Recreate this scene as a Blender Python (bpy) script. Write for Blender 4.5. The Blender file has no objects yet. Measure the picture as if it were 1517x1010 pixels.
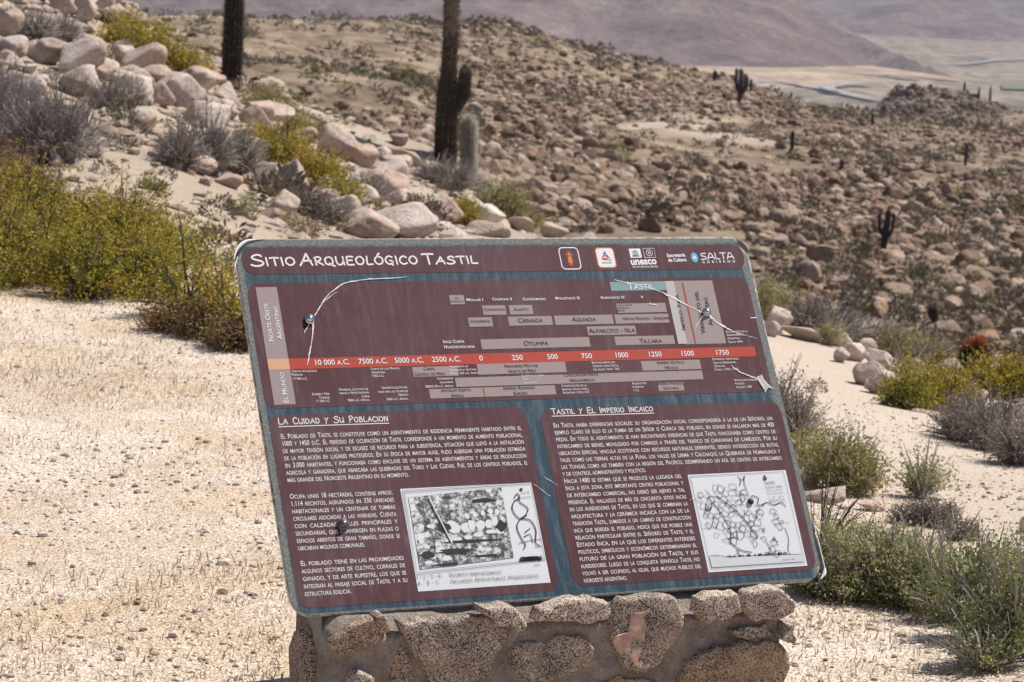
import bpy, bmesh, math, random
import numpy as np
from mathutils import Matrix, Vector

random.seed(7)
rng = np.random.default_rng(7)
SC = bpy.context.scene
COL = SC.collection

# ------------------------------------------------------------------ camera
W, H, F = 1517.0, 1010.0, 3878.0          # size of the photograph and its focal length in pixels
CZ = 1.65                                  # eye height
TH, AL = math.radians(9.0), math.radians(2.92)
U0 = np.array([0, math.sin(TH), math.cos(TH)])
FWD = np.array([0, math.cos(TH), -math.sin(TH)])
X0 = np.array([1.0, 0, 0])
CR = math.cos(AL) * X0 + math.sin(AL) * U0
CU = math.cos(AL) * U0 - math.sin(AL) * X0
CAMPOS = np.array([0, 0, CZ])
cam_d = bpy.data.cameras.new('camera')
cam = bpy.data.objects.new('camera', cam_d)
COL.objects.link(cam)
cam.matrix_world = Matrix(((CR[0], CU[0], -FWD[0], 0), (CR[1], CU[1], -FWD[1], 0), (CR[2], CU[2], -FWD[2], CZ), (0, 0, 0, 1)))
cam_d.sensor_width = 36
cam_d.lens = F / W * 36
cam_d.clip_start = 0.1
cam_d.clip_end = 60000
cam_d.dof.use_dof = True
cam_d.dof.focus_distance = 5.45
cam_d.dof.aperture_fstop = 15
SC.camera = cam

# ------------------------------------------------------------------ sky, sun, exposure
SUN_EL = math.radians(57)
SUN_AZ = math.atan2(0.90, 0.42)            # clockwise from +y: from the right and a little behind the board
sv = Vector((math.sin(SUN_AZ) * math.cos(SUN_EL), math.cos(SUN_AZ) * math.cos(SUN_EL), math.sin(SUN_EL)))
world = bpy.data.worlds.new('World')
SC.world = world
world.use_nodes = True
wn = world.node_tree.nodes
sky = wn.new('ShaderNodeTexSky')
sky.sky_type = 'NISHITA'
sky.sun_disc = False
sky.sun_elevation = SUN_EL
sky.sun_rotation = SUN_AZ
sky.altitude = 3000
world.node_tree.links.new(sky.outputs[0], wn['Background'].inputs[0])
wn['Background'].inputs[1].default_value = 0.07
sd = bpy.data.lights.new('sun', 'SUN')
sd.energy = 4.8
sd.angle = math.radians(0.53)
sd.color = (1.0, 0.95, 0.88)
sun = bpy.data.objects.new('sun', sd)
COL.objects.link(sun)
sun.rotation_euler = sv.to_track_quat('Z', 'Y').to_euler()
sun.location = (0, 0, 50)
SC.view_settings.view_transform = 'Standard'
SC.view_settings.look = 'None'
SC.view_settings.gamma = 1
SC.view_settings.exposure = 0.69
SC.view_settings.use_curve_mapping = False
SC.render.engine = 'CYCLES'
SC.cycles.max_bounces = 6
SC.cycles.volume_bounces = 0
SC.cycles.use_denoising = True

HAZE = 0.000055
# ------------------------------------------------------------------ helpers
def tag(o, label=None, cat=None, group=None, kind=None):
    if label: o['label'] = label
    if cat: o['category'] = cat
    if group: o['group'] = group
    if kind: o['kind'] = kind
    return o

def ray(px, py):
    d = FWD * F + CR * (px - W / 2) - CU * (py - H / 2)
    return d / np.linalg.norm(d)

def project(p):
    q = np.asarray(p) - CAMPOS
    z = q @ FWD
    return W / 2 + F * (q @ CR) / z, H / 2 - F * (q @ CU) / z, z

def mesh_np(name, verts, faces, mat=None, smooth=False, parent=None, uvless=True, link=True):
    """faces: (n,3) or (n,4) array, or a list of such arrays"""
    me = bpy.data.meshes.new(name)
    fl = faces if isinstance(faces, list) else [faces]
    fl = [np.asarray(f) for f in fl if len(f)]
    me.vertices.add(len(verts))
    me.vertices.foreach_set('co', np.asarray(verts, dtype=np.float32).ravel())
    loops = np.concatenate([f.ravel() for f in fl]).astype(np.int32)
    tot = np.concatenate([np.full(len(f), f.shape[1]) for f in fl]).astype(np.int32)
    start = np.concatenate([[0], np.cumsum(tot)[:-1]]).astype(np.int32)
    me.loops.add(len(loops))
    me.loops.foreach_set('vertex_index', loops)
    me.polygons.add(len(tot))
    me.polygons.foreach_set('loop_start', start)
    me.polygons.foreach_set('loop_total', tot)
    me.polygons.foreach_set('use_smooth', np.full(len(tot), smooth))
    me.update(calc_edges=True)
    if mat: me.materials.append(mat)
    if not link: return me
    o = bpy.data.objects.new(name, me)
    COL.objects.link(o)
    if parent is not None: o.parent = parent
    return o

def empty(name, loc=(0, 0, 0), rz=0):
    o = bpy.data.objects.new(name, None)
    o.empty_display_size = 0.1
    COL.objects.link(o)
    o.location = loc
    o.rotation_euler = (0, 0, rz)
    return o

def hash2(ix, iy, s):
    n = (ix * 374761393 + iy * 668265263 + s * 1442695041) & 0xFFFFFFFF
    n = ((n ^ (n >> 13)) * 1274126177) & 0xFFFFFFFF
    n = n ^ (n >> 16)
    return (n & 0xFFFF) / 65535.0

def vnoise(x, y, s=0):
    x = np.asarray(x, float); y = np.asarray(y, float)
    ix = np.floor(x).astype(np.int64); iy = np.floor(y).astype(np.int64)
    fx = x - ix; fy = y - iy
    fx = fx * fx * (3 - 2 * fx); fy = fy * fy * (3 - 2 * fy)
    a = hash2(ix, iy, s); b = hash2(ix + 1, iy, s); c = hash2(ix, iy + 1, s); d = hash2(ix + 1, iy + 1, s)
    return (a * (1 - fx) + b * fx) * (1 - fy) + (c * (1 - fx) + d * fx) * fy - 0.5

def fbm(x, y, s=0, o=4):
    r = 0; a = 1.0
    for k in range(o):
        r = r + a * vnoise(x * 2 ** k + 13.7 * k, y * 2 ** k - 7.1 * k, s + k); a *= 0.5
    return r

def snoise3(p, s):
    return (vnoise(p[:, 0] + 3.1, p[:, 1] + p[:, 2] * 0.73, s) + vnoise(p[:, 1] - 5.2, p[:, 2] + p[:, 0] * 0.61, s + 9)
            + vnoise(p[:, 2] + 8.8, p[:, 0] - p[:, 1] * 0.57, s + 17)) / 1.6

# ------------------------------------------------------------------ materials
def newmat(name):
    m = bpy.data.materials.new(name)
    m.use_nodes = True
    nt = m.node_tree
    return m, nt, nt.nodes['Principled BSDF']

def N(nt, t, **kw):
    n = nt.nodes.new(t)
    for k, v in kw.items():
        if k.startswith('i_'):
            n.inputs[k[2:].replace('_', ' ')].default_value = v
        else: setattr(n, k, v)
    return n

def L(nt, a, b): nt.links.new(a, b)

def ramp(nt, stops, fac=None, interp='LINEAR'):
    r = nt.nodes.new('ShaderNodeValToRGB')
    r.color_ramp.interpolation = interp
    e = r.color_ramp.elements
    while len(e) < len(stops): e.new(0.5)
    for k, (p, c) in enumerate(stops):
        e[k].position = p
        e[k].color = (*c, 1) if len(c) == 3 else c
    if fac is not None: L(nt, fac, r.inputs[0])
    return r

def g(v): return (v, v, v)

def noise(nt, vec, scale, detail=4, rough=0.55):
    n = nt.nodes.new('ShaderNodeTexNoise')
    n.inputs['Scale'].default_value = scale
    n.inputs['Detail'].default_value = detail
    n.inputs['Roughness'].default_value = rough
    if vec is not None: L(nt, vec, n.inputs['Vector'])
    return n

def mix(nt, fac, a, b, mode='MIX'):
    m = nt.nodes.new('ShaderNodeMix')
    m.data_type = 'RGBA'
    m.blend_type = mode
    for s, v in ((m.inputs[0], fac), (m.inputs[6], a), (m.inputs[7], b)):
        if hasattr(v, 'is_linked') or isinstance(v, bpy.types.NodeSocket): L(nt, v, s)
        elif isinstance(v, (int, float)): s.default_value = v
        else: s.default_value = (*v, 1)
    return m.outputs[2]

def bump(nt, bs, height, strength=0.5, dist=0.01):
    b = nt.nodes.new('ShaderNodeBump')
    b.inputs['Strength'].default_value = strength
    b.inputs['Distance'].default_value = dist
    L(nt, height, b.inputs['Height'])
    L(nt, b.outputs[0], bs.inputs['Normal'])
    return b

def ground_mat():
    m, nt, bs = newmat('dry_ground')
    geo = N(nt, 'ShaderNodeNewGeometry'); pos = geo.outputs['Position']
    big = noise(nt, pos, 0.5, 5, 0.6)
    mid = noise(nt, pos, 5, 6, 0.65)
    fine = noise(nt, pos, 60, 4, 0.7)
    grit = N(nt, 'ShaderNodeTexVoronoi'); grit.inputs['Scale'].default_value = 150; L(nt, pos, grit.inputs['Vector'])
    base = ramp(nt, [(0.28, (0.43, 0.34, 0.265)), (0.48, (0.56, 0.475, 0.39)), (0.7, (0.65, 0.58, 0.50))], mid.outputs[0])
    c = mix(nt, 0.5, base.outputs[0], ramp(nt, [(0.36, (0.46, 0.35, 0.26)), (0.5, (0.58, 0.48, 0.38)), (0.64, (0.66, 0.59, 0.51))], big.outputs[0]).outputs[0])
    # dry yellowish grass litter in patches
    lit = ramp(nt, [(0.46, g(0)), (0.62, g(1))], noise(nt, pos, 1.7, 4, 0.6).outputs[0])
    c = mix(nt, mix(nt, 1.0, lit.outputs[0], g(0.5), 'MULTIPLY'), c, (0.48, 0.35, 0.215))
    # light and dark grains
    gr = ramp(nt, [(0.0, (0.35, 0.30, 0.26)), (0.22, (0.85, 0.82, 0.80)), (0.55, (1, 1, 1)), (0.85, (1.22, 1.2, 1.18)), (1.0, (1.45, 1.45, 1.45))],
              N(nt, 'ShaderNodeSeparateColor').outputs[0])
    L(nt, grit.outputs['Color'], gr.inputs[0].links[0].from_node.inputs[0])
    c = mix(nt, 0.75, c, gr.outputs[0], 'MULTIPLY')
    fr = ramp(nt, [(0.3, g(0.72)), (0.5, g(1.0)), (0.75, g(1.18))], fine.outputs[0])
    c = mix(nt, 0.8, c, fr.outputs[0], 'MULTIPLY')
    # trodden path: paler, finer
    at = N(nt, 'ShaderNodeAttribute', attribute_name='path')
    c = mix(nt, at.outputs['Fac'], c, mix(nt, 0.5, (0.50, 0.415, 0.335), fr.outputs[0], 'MULTIPLY'))
    # distant soil seen through many tiny stones and tufts: browner
    far = N(nt, 'ShaderNodeAttribute', attribute_name='far')
    fb = ramp(nt, [(0.36, (0.09, 0.066, 0.045)), (0.5, (0.205, 0.152, 0.106)), (0.68, (0.37, 0.29, 0.212))], noise(nt, pos, 0.35, 7, 0.72).outputs[0])
    c = mix(nt, far.outputs['Fac'], c, fb.outputs[0])
    L(nt, c, bs.inputs['Base Color'])
    bs.inputs['Roughness'].default_value = 0.95
    bs.inputs['Specular IOR Level'].default_value = 0.1
    add = N(nt, 'ShaderNodeMath', operation='ADD'); L(nt, fine.outputs[0], add.inputs[0])
    L(nt, grit.outputs['Distance'], add.inputs[1])
    add2 = N(nt, 'ShaderNodeMath', operation='MULTIPLY_ADD'); L(nt, mid.outputs[0], add2.inputs[0]); add2.inputs[1].default_value = 2.5; L(nt, add.outputs[0], add2.inputs[2])
    bump(nt, bs, add2.outputs[0], 0.7, 0.007)
    return m

def rock_mat(name, cols, island=False, speck=30, bd=0.02):
    m, nt, bs = newmat(name)
    tc = N(nt, 'ShaderNodeTexCoord')
    geo = N(nt, 'ShaderNodeNewGeometry')
    pos = geo.outputs['Position']
    if island: rnd = geo.outputs['Random Per Island']
    else: rnd = N(nt, 'ShaderNodeObjectInfo').outputs['Random']
    rr = ramp(nt, [(k / max(1, len(cols) - 1), c) for k, c in enumerate(cols)], rnd)
    n1 = noise(nt, pos, 2.5, 6, 0.65)
    n2 = noise(nt, pos, speck, 4, 0.75)
    c = mix(nt, 0.7, rr.outputs[0], ramp(nt, [(0.3, (0.36, 0.31, 0.27)), (0.42, (0.75, 0.70, 0.66)), (0.55, (1.0, 1.0, 1.0)), (0.7, (1.25, 1.22, 1.2))], n1.outputs[0]).outputs[0], 'MULTIPLY')
    c = mix(nt, 0.8, c, ramp(nt, [(0.32, g(0.6)), (0.5, g(1.0)), (0.7, g(1.2))], n2.outputs[0]).outputs[0], 'MULTIPLY')
    L(nt, c, bs.inputs['Base Color'])
    bs.inputs['Roughness'].default_value = 0.9
    bs.inputs['Specular IOR Level'].default_value = 0.15
    bump(nt, bs, n2.outputs[0], 0.6, bd)
    return m

def leaf_mat(name, cols, trans=0.25, scale=3.0):
    m, nt, bs = newmat(name)
    geo = N(nt, 'ShaderNodeNewGeometry')
    n1 = noise(nt, geo.outputs['Position'], scale, 3, 0.6)
    a = N(nt, 'ShaderNodeMath', operation='MULTIPLY_ADD')
    L(nt, geo.outputs['Random Per Island'], a.inputs[0]); a.inputs[1].default_value = 0.6
    b = N(nt, 'ShaderNodeMath', operation='MULTIPLY_ADD'); L(nt, n1.outputs[0], b.inputs[0]); b.inputs[1].default_value = 1.6; b.inputs[2].default_value = -0.6
    L(nt, b.outputs[0], a.inputs[2])
    rr = ramp(nt, [(k / max(1, len(cols) - 1), c) for k, c in enumerate(cols)], a.outputs[0])
    L(nt, rr.outputs[0], bs.inputs['Base Color'])
    bs.inputs['Roughness'].default_value = 0.6
    bs.inputs['Specular IOR Level'].default_value = 0.2
    tr = N(nt, 'ShaderNodeBsdfTranslucent'); L(nt, rr.outputs[0], tr.inputs[0])
    ms = N(nt, 'ShaderNodeMixShader'); ms.inputs[0].default_value = trans
    L(nt, bs.outputs[0], ms.inputs[1]); L(nt, tr.outputs[0], ms.inputs[2])
    out = nt.nodes['Material Output']; L(nt, ms.outputs[0], out.inputs['Surface'])
    return m

def plain_mat(name, c, rough=0.6, metal=0, spec=0.5):
    m, nt, bs = newmat(name)
    bs.inputs['Base Color'].default_value = (*c, 1)
    bs.inputs['Roughness'].default_value = rough
    bs.inputs['Metallic'].default_value = metal
    bs.inputs['Specular IOR Level'].default_value = spec
    return m

M = {}
M['ground'] = ground_mat()
M['boulder'] = rock_mat('pale_granite', [(0.50, 0.40, 0.33), (0.46, 0.36, 0.29), (0.55, 0.47, 0.41), (0.44, 0.32, 0.25), (0.58, 0.51, 0.45)], False, 35, 0.03)
M['far_rock'] = rock_mat('brown_rock', [(0.25, 0.17, 0.12), (0.33, 0.25, 0.185), (0.17, 0.12, 0.085), (0.39, 0.31, 0.24), (0.27, 0.165, 0.11)], False, 6, 0.06)
M['far_rocks'] = rock_mat('brown_rubble', [(0.13, 0.088, 0.062), (0.23, 0.155, 0.11), (0.33, 0.245, 0.18), (0.15, 0.10, 0.07), (0.47, 0.385, 0.30), (0.27, 0.17, 0.115)], True, 6, 0.06)
M['pebble'] = rock_mat('gravel_stone', [(0.20, 0.14, 0.10), (0.50, 0.42, 0.35), (0.62, 0.56, 0.50), (0.32, 0.24, 0.18), (0.68, 0.62, 0.56)], True, 60, 0.002)

# ------------------------------------------------------------------ terrain
# control points: what the slope does at a picture column and row, and how far away it is there
CP = []
def cp(px, py, r):
    d = ray(px, py)
    hr = math.hypot(d[0], d[1])
    CP.append((math.atan2(d[0], d[1]), math.log(r), d[2] / hr))
def hid(px, r, z):
    d = ray(px, 300)
    CP.append((math.atan2(d[0], d[1]), math.log(r), (z - CZ) / r))
for px in (-150, 150, 400, 750, 1100, 1400, 1650):
    cp(px, 1012, 5.35)
    cp(px, 1250, 4.2)
for px, py, r in [(-150, 760, 7.1), (150, 760, 7.1), (400, 760, 7.1), (0, 500, 10.3), (350, 485, 10.6), (0, 250, 16), (0, 100, 24), (0, 0, 32), (0, -50, 42), (-200, 0, 28), (-200, 200, 16), (-200, 500, 10), (-200, -120, 40),
                  (200, 230, 17), (200, 130, 25), (150, 20, 34), (200, 65, 33), (290, 105, 32), (350, 140, 31), (430, 195, 30), (520, 240, 29), (600, 242, 33), (665, 243, 35), (710, 270, 32), (760, 315, 28), (850, 355, 24),
                  (1000, 410, 22), (1140, 462, 21), (1200, 492, 20), (1300, 528, 19.5), (1400, 560, 19), (1517, 603, 18.5), (1700, 650, 18),
                  (400, 330, 16), (400, 250, 22), (600, 350, 19), (600, 300, 24), (750, 420, 16), (750, 700, 7.7), (950, 560, 11.5),
                  (1200, 560, 14), (1300, 620, 11.5), (1250, 700, 9.3), (1517, 750, 8.5), (1517, 650, 12), (1200, 900, 6.2), (1517, 900, 6.4), (1700, 800, 7.7)]:
    cp(px, py, r)
for px, rc, zr in [(-200, 50, -6), (0, 55, -7), (150, 52, -8), (290, 50, -9), (430, 48, -9.5), (520, 46, -9.5), (665, 50, -10.5), (850, 42, -12), (1000, 38, -12.5), (1140, 36, -13), (1300, 34, -13), (1517, 33, -13), (1700, 33, -13)]:
    hid(px, rc, zr)
    hid(px, rc * 1.45, zr - 1.0)
for px, py, r in [(-200, 110, 110), (-200, 40, 260), (50, 110, 120), (50, 40, 300), (300, 130, 120), (300, 70, 200), (300, 38, 300), (500, 205, 105), (500, 120, 170), (500, 48, 300), (640, 130, 150), (640, 30, 290),
                  (700, 270, 95), (700, 150, 160), (760, 46, 280), (900, 350, 88), (900, 200, 145), (900, 97, 270), (1100, 430, 82), (1100, 300, 110), (1100, 200, 165), (1100, 134, 300),
                  (1300, 500, 78), (1300, 350, 110), (1300, 250, 165), (1300, 190, 330), (1500, 560, 76), (1500, 400, 96), (1500, 300, 135), (1500, 250, 220), (1500, 195, 420), (1700, 600, 76), (1700, 400, 96), (1700, 240, 220), (1700, 200, 420)]:
    cp(px, py, r)
for px, z in [(-200, -30), (50, -38), (300, -40), (500, -42), (700, -42), (900, -48), (1100, -56), (1250, -62)]:
    hid(px, 480, z); hid(px, 900, z * 2.2)
for px in (1380, 1500, 1700):
    hid(px, 700, -51); hid(px, 1000, -75)
CP = np.array(CP)
AZS = 1.9
def rbf_phi(d2):
    return np.where(d2 > 1e-12, 0.5 * d2 * np.log(d2 + 1e-12), 0)
_u = np.c_[CP[:, 0] * AZS, CP[:, 1]]
_d2 = ((_u[:, None] - _u[None]) ** 2).sum(-1)
_n = len(CP)
_A = np.zeros((_n + 3, _n + 3))
_A[:_n, :_n] = rbf_phi(_d2) + np.eye(_n) * 1e-5
_A[:_n, _n:] = np.c_[np.ones(_n), _u]; _A[_n:, :_n] = _A[:_n, _n:].T
_w = np.linalg.solve(_A, np.r_[CP[:, 2], 0, 0, 0])
AZMAX = math.radians(13.5)
def t_rbf(az, lr):
    q = np.c_[np.ravel(az) * AZS, np.ravel(lr)]
    out = np.empty(len(q))
    for s in range(0, len(q), 20000):
        b = q[s:s + 20000]
        d2 = ((b[:, None] - _u[None]) ** 2).sum(-1)
        out[s:s + 20000] = rbf_phi(d2) @ _w[:_n] + _w[_n] + b @ _w[_n + 1:]
    return out.reshape(np.shape(az))
def sstep(a, b, x):
    t = np.clip((x - a) / (b - a), 0, 1); return t * t * (3 - 2 * t)
def zground(x, y, relief=True):
    x = np.asarray(x, float); y = np.asarray(y, float)
    r = np.hypot(x, y) + 1e-9
    az = np.arctan2(x, y)
    a2 = np.clip(az, -AZMAX, AZMAX)
    re = np.clip(r, 4.4, 950)
    t = t_rbf(a2, np.log(re))
    w = sstep(1.2, 3.1, np.abs(az))
    z = CZ + t * re
    z = z * (1 - w) + w * (-0.1 - 0.012 * r)
    z = np.where(r < 4.4, z * sstep(1.0, 4.4, r), z)
    if relief:
        z = z + 0.022 * fbm(x * 1.4, y * 1.4, 1, 4)
        z = z + 0.30 * fbm(x * 0.22, y * 0.22, 5, 3) * sstep(13, 26, r) * (1 - 0.5 * sstep(26, 60, r))
        z = z + 2.9 * fbm(x * 0.045, y * 0.045, 11, 4) * sstep(70, 140, r) * (1 - .75 * sstep(170, 290, r) * sstep(.06, .12, az))
    return z

PATHS = [([(1110, 500, 17.5), (1185, 545, 15), (1250, 600, 12.3), (1330, 655, 10.6), (1430, 700, 9.6), (1530, 750, 8.6), (1700, 830, 7.3)], 0.62),
         ([(80, 165, 20), (160, 170, 20), (200, 215, 18), (270, 250, 17), (330, 300, 16)], 0.6),
         ([(590, 235, 34), (620, 262, 28), (680, 290, 25), (740, 330, 22)], 0.55),
         ([(980, 205, 165), (1100, 225, 150), (1190, 215, 165), (1010, 180, 190)], 5.0),
         ([(1120, 480, 78), (1250, 470, 82), (1380, 480, 80)], 2.5),
         ([(330, 55, 260), (420, 50, 290), (500, 48, 300)], 12.0)]
def seg_dist(x, y, pts):
    best = np.full(np.shape(x), 1e9)
    for (ax, ay), (bx, by) in zip(pts[:-1], pts[1:]):
        dx, dy = bx - ax, by - ay
        t = np.clip(((x - ax) * dx + (y - ay) * dy) / (dx * dx + dy * dy), 0, 1)
        best = np.minimum(best, np.hypot(x - ax - t * dx, y - ay - t * dy))
    return best
PW = []
for pts, wd in PATHS:
    pl = []
    for px, py, r in pts:
        d = ray(px, py); h = math.hypot(d[0], d[1]); pl.append((d[0] / h * r, d[1] / h * r))
    PW.append((pl, wd))
def pathmask(x, y):
    m = np.zeros(np.shape(x))
    for pl, wd in PW:
        d = seg_dist(x, y, pl) + 0.5 * wd * vnoise(x * 1.5 / wd, y * 1.5 / wd, 77)
        m = np.maximum(m, (1 - sstep(wd * 0.45, wd * 1.15, d)) * (.55 if pl is PW[1][0] or pl is PW[2][0] else .8))
    return m

AZV = np.r_[np.radians(np.arange(-180, -14, 4.0)), np.radians(np.arange(-14, 14, 0.10)), np.radians(np.arange(14, 180.1, 4.0))]
LR = np.r_[np.linspace(math.log(0.5), math.log(4.8), 14)[:-1], np.linspace(math.log(4.8), math.log(950), 400)]
RR = np.exp(LR)
AZg, RRg = np.meshgrid(AZV, RR)
XG, YG = np.sin(AZg) * RRg, np.cos(AZg) * RRg
ZG = zground(XG, YG)
nr, na = XG.shape
idx = np.arange(nr * na).reshape(nr, na)
quads = np.stack([idx[:-1, :-1], idx[:-1, 1:], idx[1:, 1:], idx[1:, :-1]], -1).reshape(-1, 4)
gv = np.stack([XG, YG, ZG], -1).reshape(-1, 3)
cidx = len(gv)
gv = np.r_[gv, [[0, 0, float(ZG[0].mean())]]]
fan = np.stack([idx[0, 1:], idx[0, :-1], np.full(na - 1, cidx)], -1)
ground = mesh_np('ground', gv, [quads[:, ::-1], fan[:, ::-1][:, ::-1]], M['ground'], smooth=True)
tag(ground, kind='structure')
pm = np.r_[pathmask(XG, YG).ravel(), 0]
a = ground.data.attributes.new('path', 'FLOAT', 'POINT'); a.data.foreach_set('value', pm.astype(np.float32))
fm = np.r_[((.45 * sstep(11, 17, RRg) * (XG < .05 * RRg) + .3 * sstep(14, 20, RRg) * (XG >= .05 * RRg)) * (1 - sstep(40, 75, RRg)) + sstep(40, 75, RRg) * (1 - 0.75 * pathmask(XG, YG))).ravel(), 0]
a = ground.data.attributes.new('far', 'FLOAT', 'POINT'); a.data.foreach_set('value', fm.astype(np.float32))

# horizon map: the steepest sight line met so far along each azimuth (what is hidden and what shows)
TT = (ZG - CZ) / RRg
TMAX = np.maximum.accumulate(TT, axis=0)
def visible(x, y, z, slack=0.0):
    r = np.hypot(x, y); az = np.arctan2(x, y)
    ia = np.clip(np.searchsorted(AZV, az), 0, na - 1); ir = np.clip(np.searchsorted(LR, np.log(r)) - 2, 0, nr - 1)
    return (z - CZ) / r + slack > TMAX[ir, ia]

def hit(px, py, r0=4.5, r1=900):
    """where the sight line through a picture point meets the ground, looking from r0 outwards"""
    d = ray(px, py); h = math.hypot(d[0], d[1])
    rs = np.exp(np.linspace(math.log(r0), math.log(r1), 500))
    x, y = d[0] / h * rs, d[1] / h * rs
    zz = zground(x, y); zl = CZ + d[2] / h * rs
    k = np.argmax(zz >= zl)
    if zz[k] < zl[k]: k = int(np.argmin(zl - zz))
    return np.array([x[k], y[k], zz[k]])

def px2m(p, n):                    # n picture pixels at the distance of p, in metres
    return n * float((np.asarray(p) - CAMPOS) @ FWD) / F
# ------------------------------------------------------------------ small stony hill, valley, mountains
def polar_sheet(name, a0, a1, da, r0, r1, n, zf, mat):
    A = np.radians(np.arange(a0, a1 + 1e-6, da)); R = np.exp(np.linspace(math.log(r0), math.log(r1), n))
    a, r = np.meshgrid(A, R); x, y = np.sin(a) * r, np.cos(a) * r
    z = zf(x, y)
    i = np.arange(x.size).reshape(x.shape)
    q = np.stack([i[:-1, :-1], i[1:, :-1], i[1:, 1:], i[:-1, 1:]], -1).reshape(-1, 4)
    o = mesh_np(name, np.stack([x, y, z], -1).reshape(-1, 3), q, mat, smooth=True)
    return tag(o, kind='structure')

def terrain_mat(name, stops, scale, detail=9, rough=0.65, bscale=None, bd=4.0, stretch=None, spots=None):
    m, nt, bs = newmat(name)
    geo = N(nt, 'ShaderNodeNewGeometry'); v = geo.outputs['Position']
    if stretch:
        mp = N(nt, 'ShaderNodeMapping'); L(nt, v, mp.inputs[0]); mp.inputs['Scale'].default_value = stretch; v2 = mp.outputs[0]
    else: v2 = v
    n1 = noise(nt, v2, scale, detail, rough)
    c = ramp(nt, stops, n1.outputs[0]).outputs[0]
    n2 = noise(nt, v, (bscale or scale * 6), 8, 0.7)
    c = mix(nt, 0.8, c, ramp(nt, [(0.3, g(0.55)), (0.5, g(1)), (0.7, g(1.4))], n2.outputs[0]).outputs[0], 'MULTIPLY')
    if spots:
        vo = N(nt, 'ShaderNodeTexVoronoi'); vo.inputs['Scale'].default_value = spots[0]; L(nt, v, vo.inputs['Vector'])
        c = mix(nt, ramp(nt, [(spots[1], g(1)), (spots[1] + 0.08, g(0))], vo.outputs['Distance']).outputs[0], c, spots[2])
    L(nt, c, bs.inputs['Base Color']); bs.inputs['Roughness'].default_value = 1; bs.inputs['Specular IOR Level'].default_value = 0.0
    bump(nt, bs, n2.outputs[0], 0.9, bd)
    return m

VZ = -240.0
def wpt(px, py, r):
    d = ray(px, py); h = math.hypot(d[0], d[1]); return np.array([d[0] / h * r, d[1] / h * r, CZ + d[2] / h * r])
M['valley'] = terrain_mat('valley_soil', [(0.36, (0.10, 0.088, 0.065)), (0.44, (0.20, 0.16, 0.115)), (0.50, (0.30, 0.24, 0.175)), (0.56, (0.15, 0.13, 0.095)), (0.64, (0.36, 0.30, 0.22)), (0.7, (0.16, 0.14, 0.10))], 0.006, 6, 0.6, 0.03, 1.0, (1, 0.45, 1), (0.02, 0.16, (0.13, 0.12, 0.08)))
M['mountain'] = terrain_mat('mountain_rock', [(0.34, (0.11, 0.075, 0.065)), (0.5, (0.20, 0.14, 0.115)), (0.66, (0.30, 0.225, 0.185))], 0.008, 9, 0.75, 0.05, 18.0)
M['fan'] = terrain_mat('fan_gravel', [(0.4, (0.30, 0.22, 0.15)), (0.6, (0.44, 0.335, 0.235))], 0.01, 6, 0.6, 0.05, 0.5, None, (0.03, 0.22, (0.20, 0.15, 0.10)))
M['hill'] = terrain_mat('stony_hill', [(0.36, (0.07, 0.05, 0.038)), (0.5, (0.15, 0.11, 0.085)), (0.62, (0.28, 0.215, 0.17))], 0.08, 9, 0.75, 0.5, 1.5)
M['river'] = terrain_mat('river_gravel', [(0.4, (0.24, 0.225, 0.21)), (0.6, (0.34, 0.325, 0.30))], 0.01, 5, 0.6, 0.05, 0.3)
M['field'] = plain_mat('field_green', (0.17, 0.165, 0.10), 1, 0, 0)

def zvalley(x, y):
    r = np.hypot(x, y)
    z = VZ + 9 * fbm(x / 700, y / 700, 31, 4) + 0.02 * np.maximum(0, r - 9000)
    return z - 60 * (1 - sstep(700, 1300, r))
polar_sheet('valley_floor', -50, 50, 0.6, 700, 30000, 190, zvalley, M['valley'])

# right-hand hill, nearer
HC = wpt(1375, 150, 690)
def zhill(x, y):
    d = HC[:2] / np.linalg.norm(HC[:2]); s = np.array([d[1], -d[0]])
    a = (x - HC[0]) * s[0] + (y - HC[1]) * s[1]; b = (x - HC[0]) * d[0] + (y - HC[1]) * d[1]
    prof = np.where(a < -6, np.exp(-((a + 6) / 20.0) ** 2), np.exp(-(np.maximum(a + 6, 0) / 44.0) ** 2))
    bell = prof * np.exp(-(b / 30.0) ** 2)
    top = CZ + 690 * -math.tan(math.radians(2.93))
    base = zground(x, y, False) - 3
    return np.maximum(base, base + (top - (-50)) * 1.12 * bell * (1 + 0.25 * fbm(x / 9, y / 9, 51, 5)) + 1.2 * fbm(x / 5, y / 5, 52, 4))
hx, hy = np.meshgrid(np.linspace(-95, 110, 150), np.linspace(-75, 75, 80))
d_ = HC[:2] / np.linalg.norm(HC[:2]); s_ = np.array([d_[1], -d_[0]])
hX = HC[0] + hx * s_[0] + hy * d_[0]; hY = HC[1] + hx * s_[1] + hy * d_[1]
hZ = zhill(hX, hY)
i_ = np.arange(hX.size).reshape(hX.shape)
hill = mesh_np('hill', np.stack([hX, hY, hZ], -1).reshape(-1, 3), np.stack([i_[:-1, :-1], i_[:-1, 1:], i_[1:, 1:], i_[1:, :-1]], -1).reshape(-1, 4), M['hill'], smooth=True)
tag(hill, kind='structure')

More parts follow.
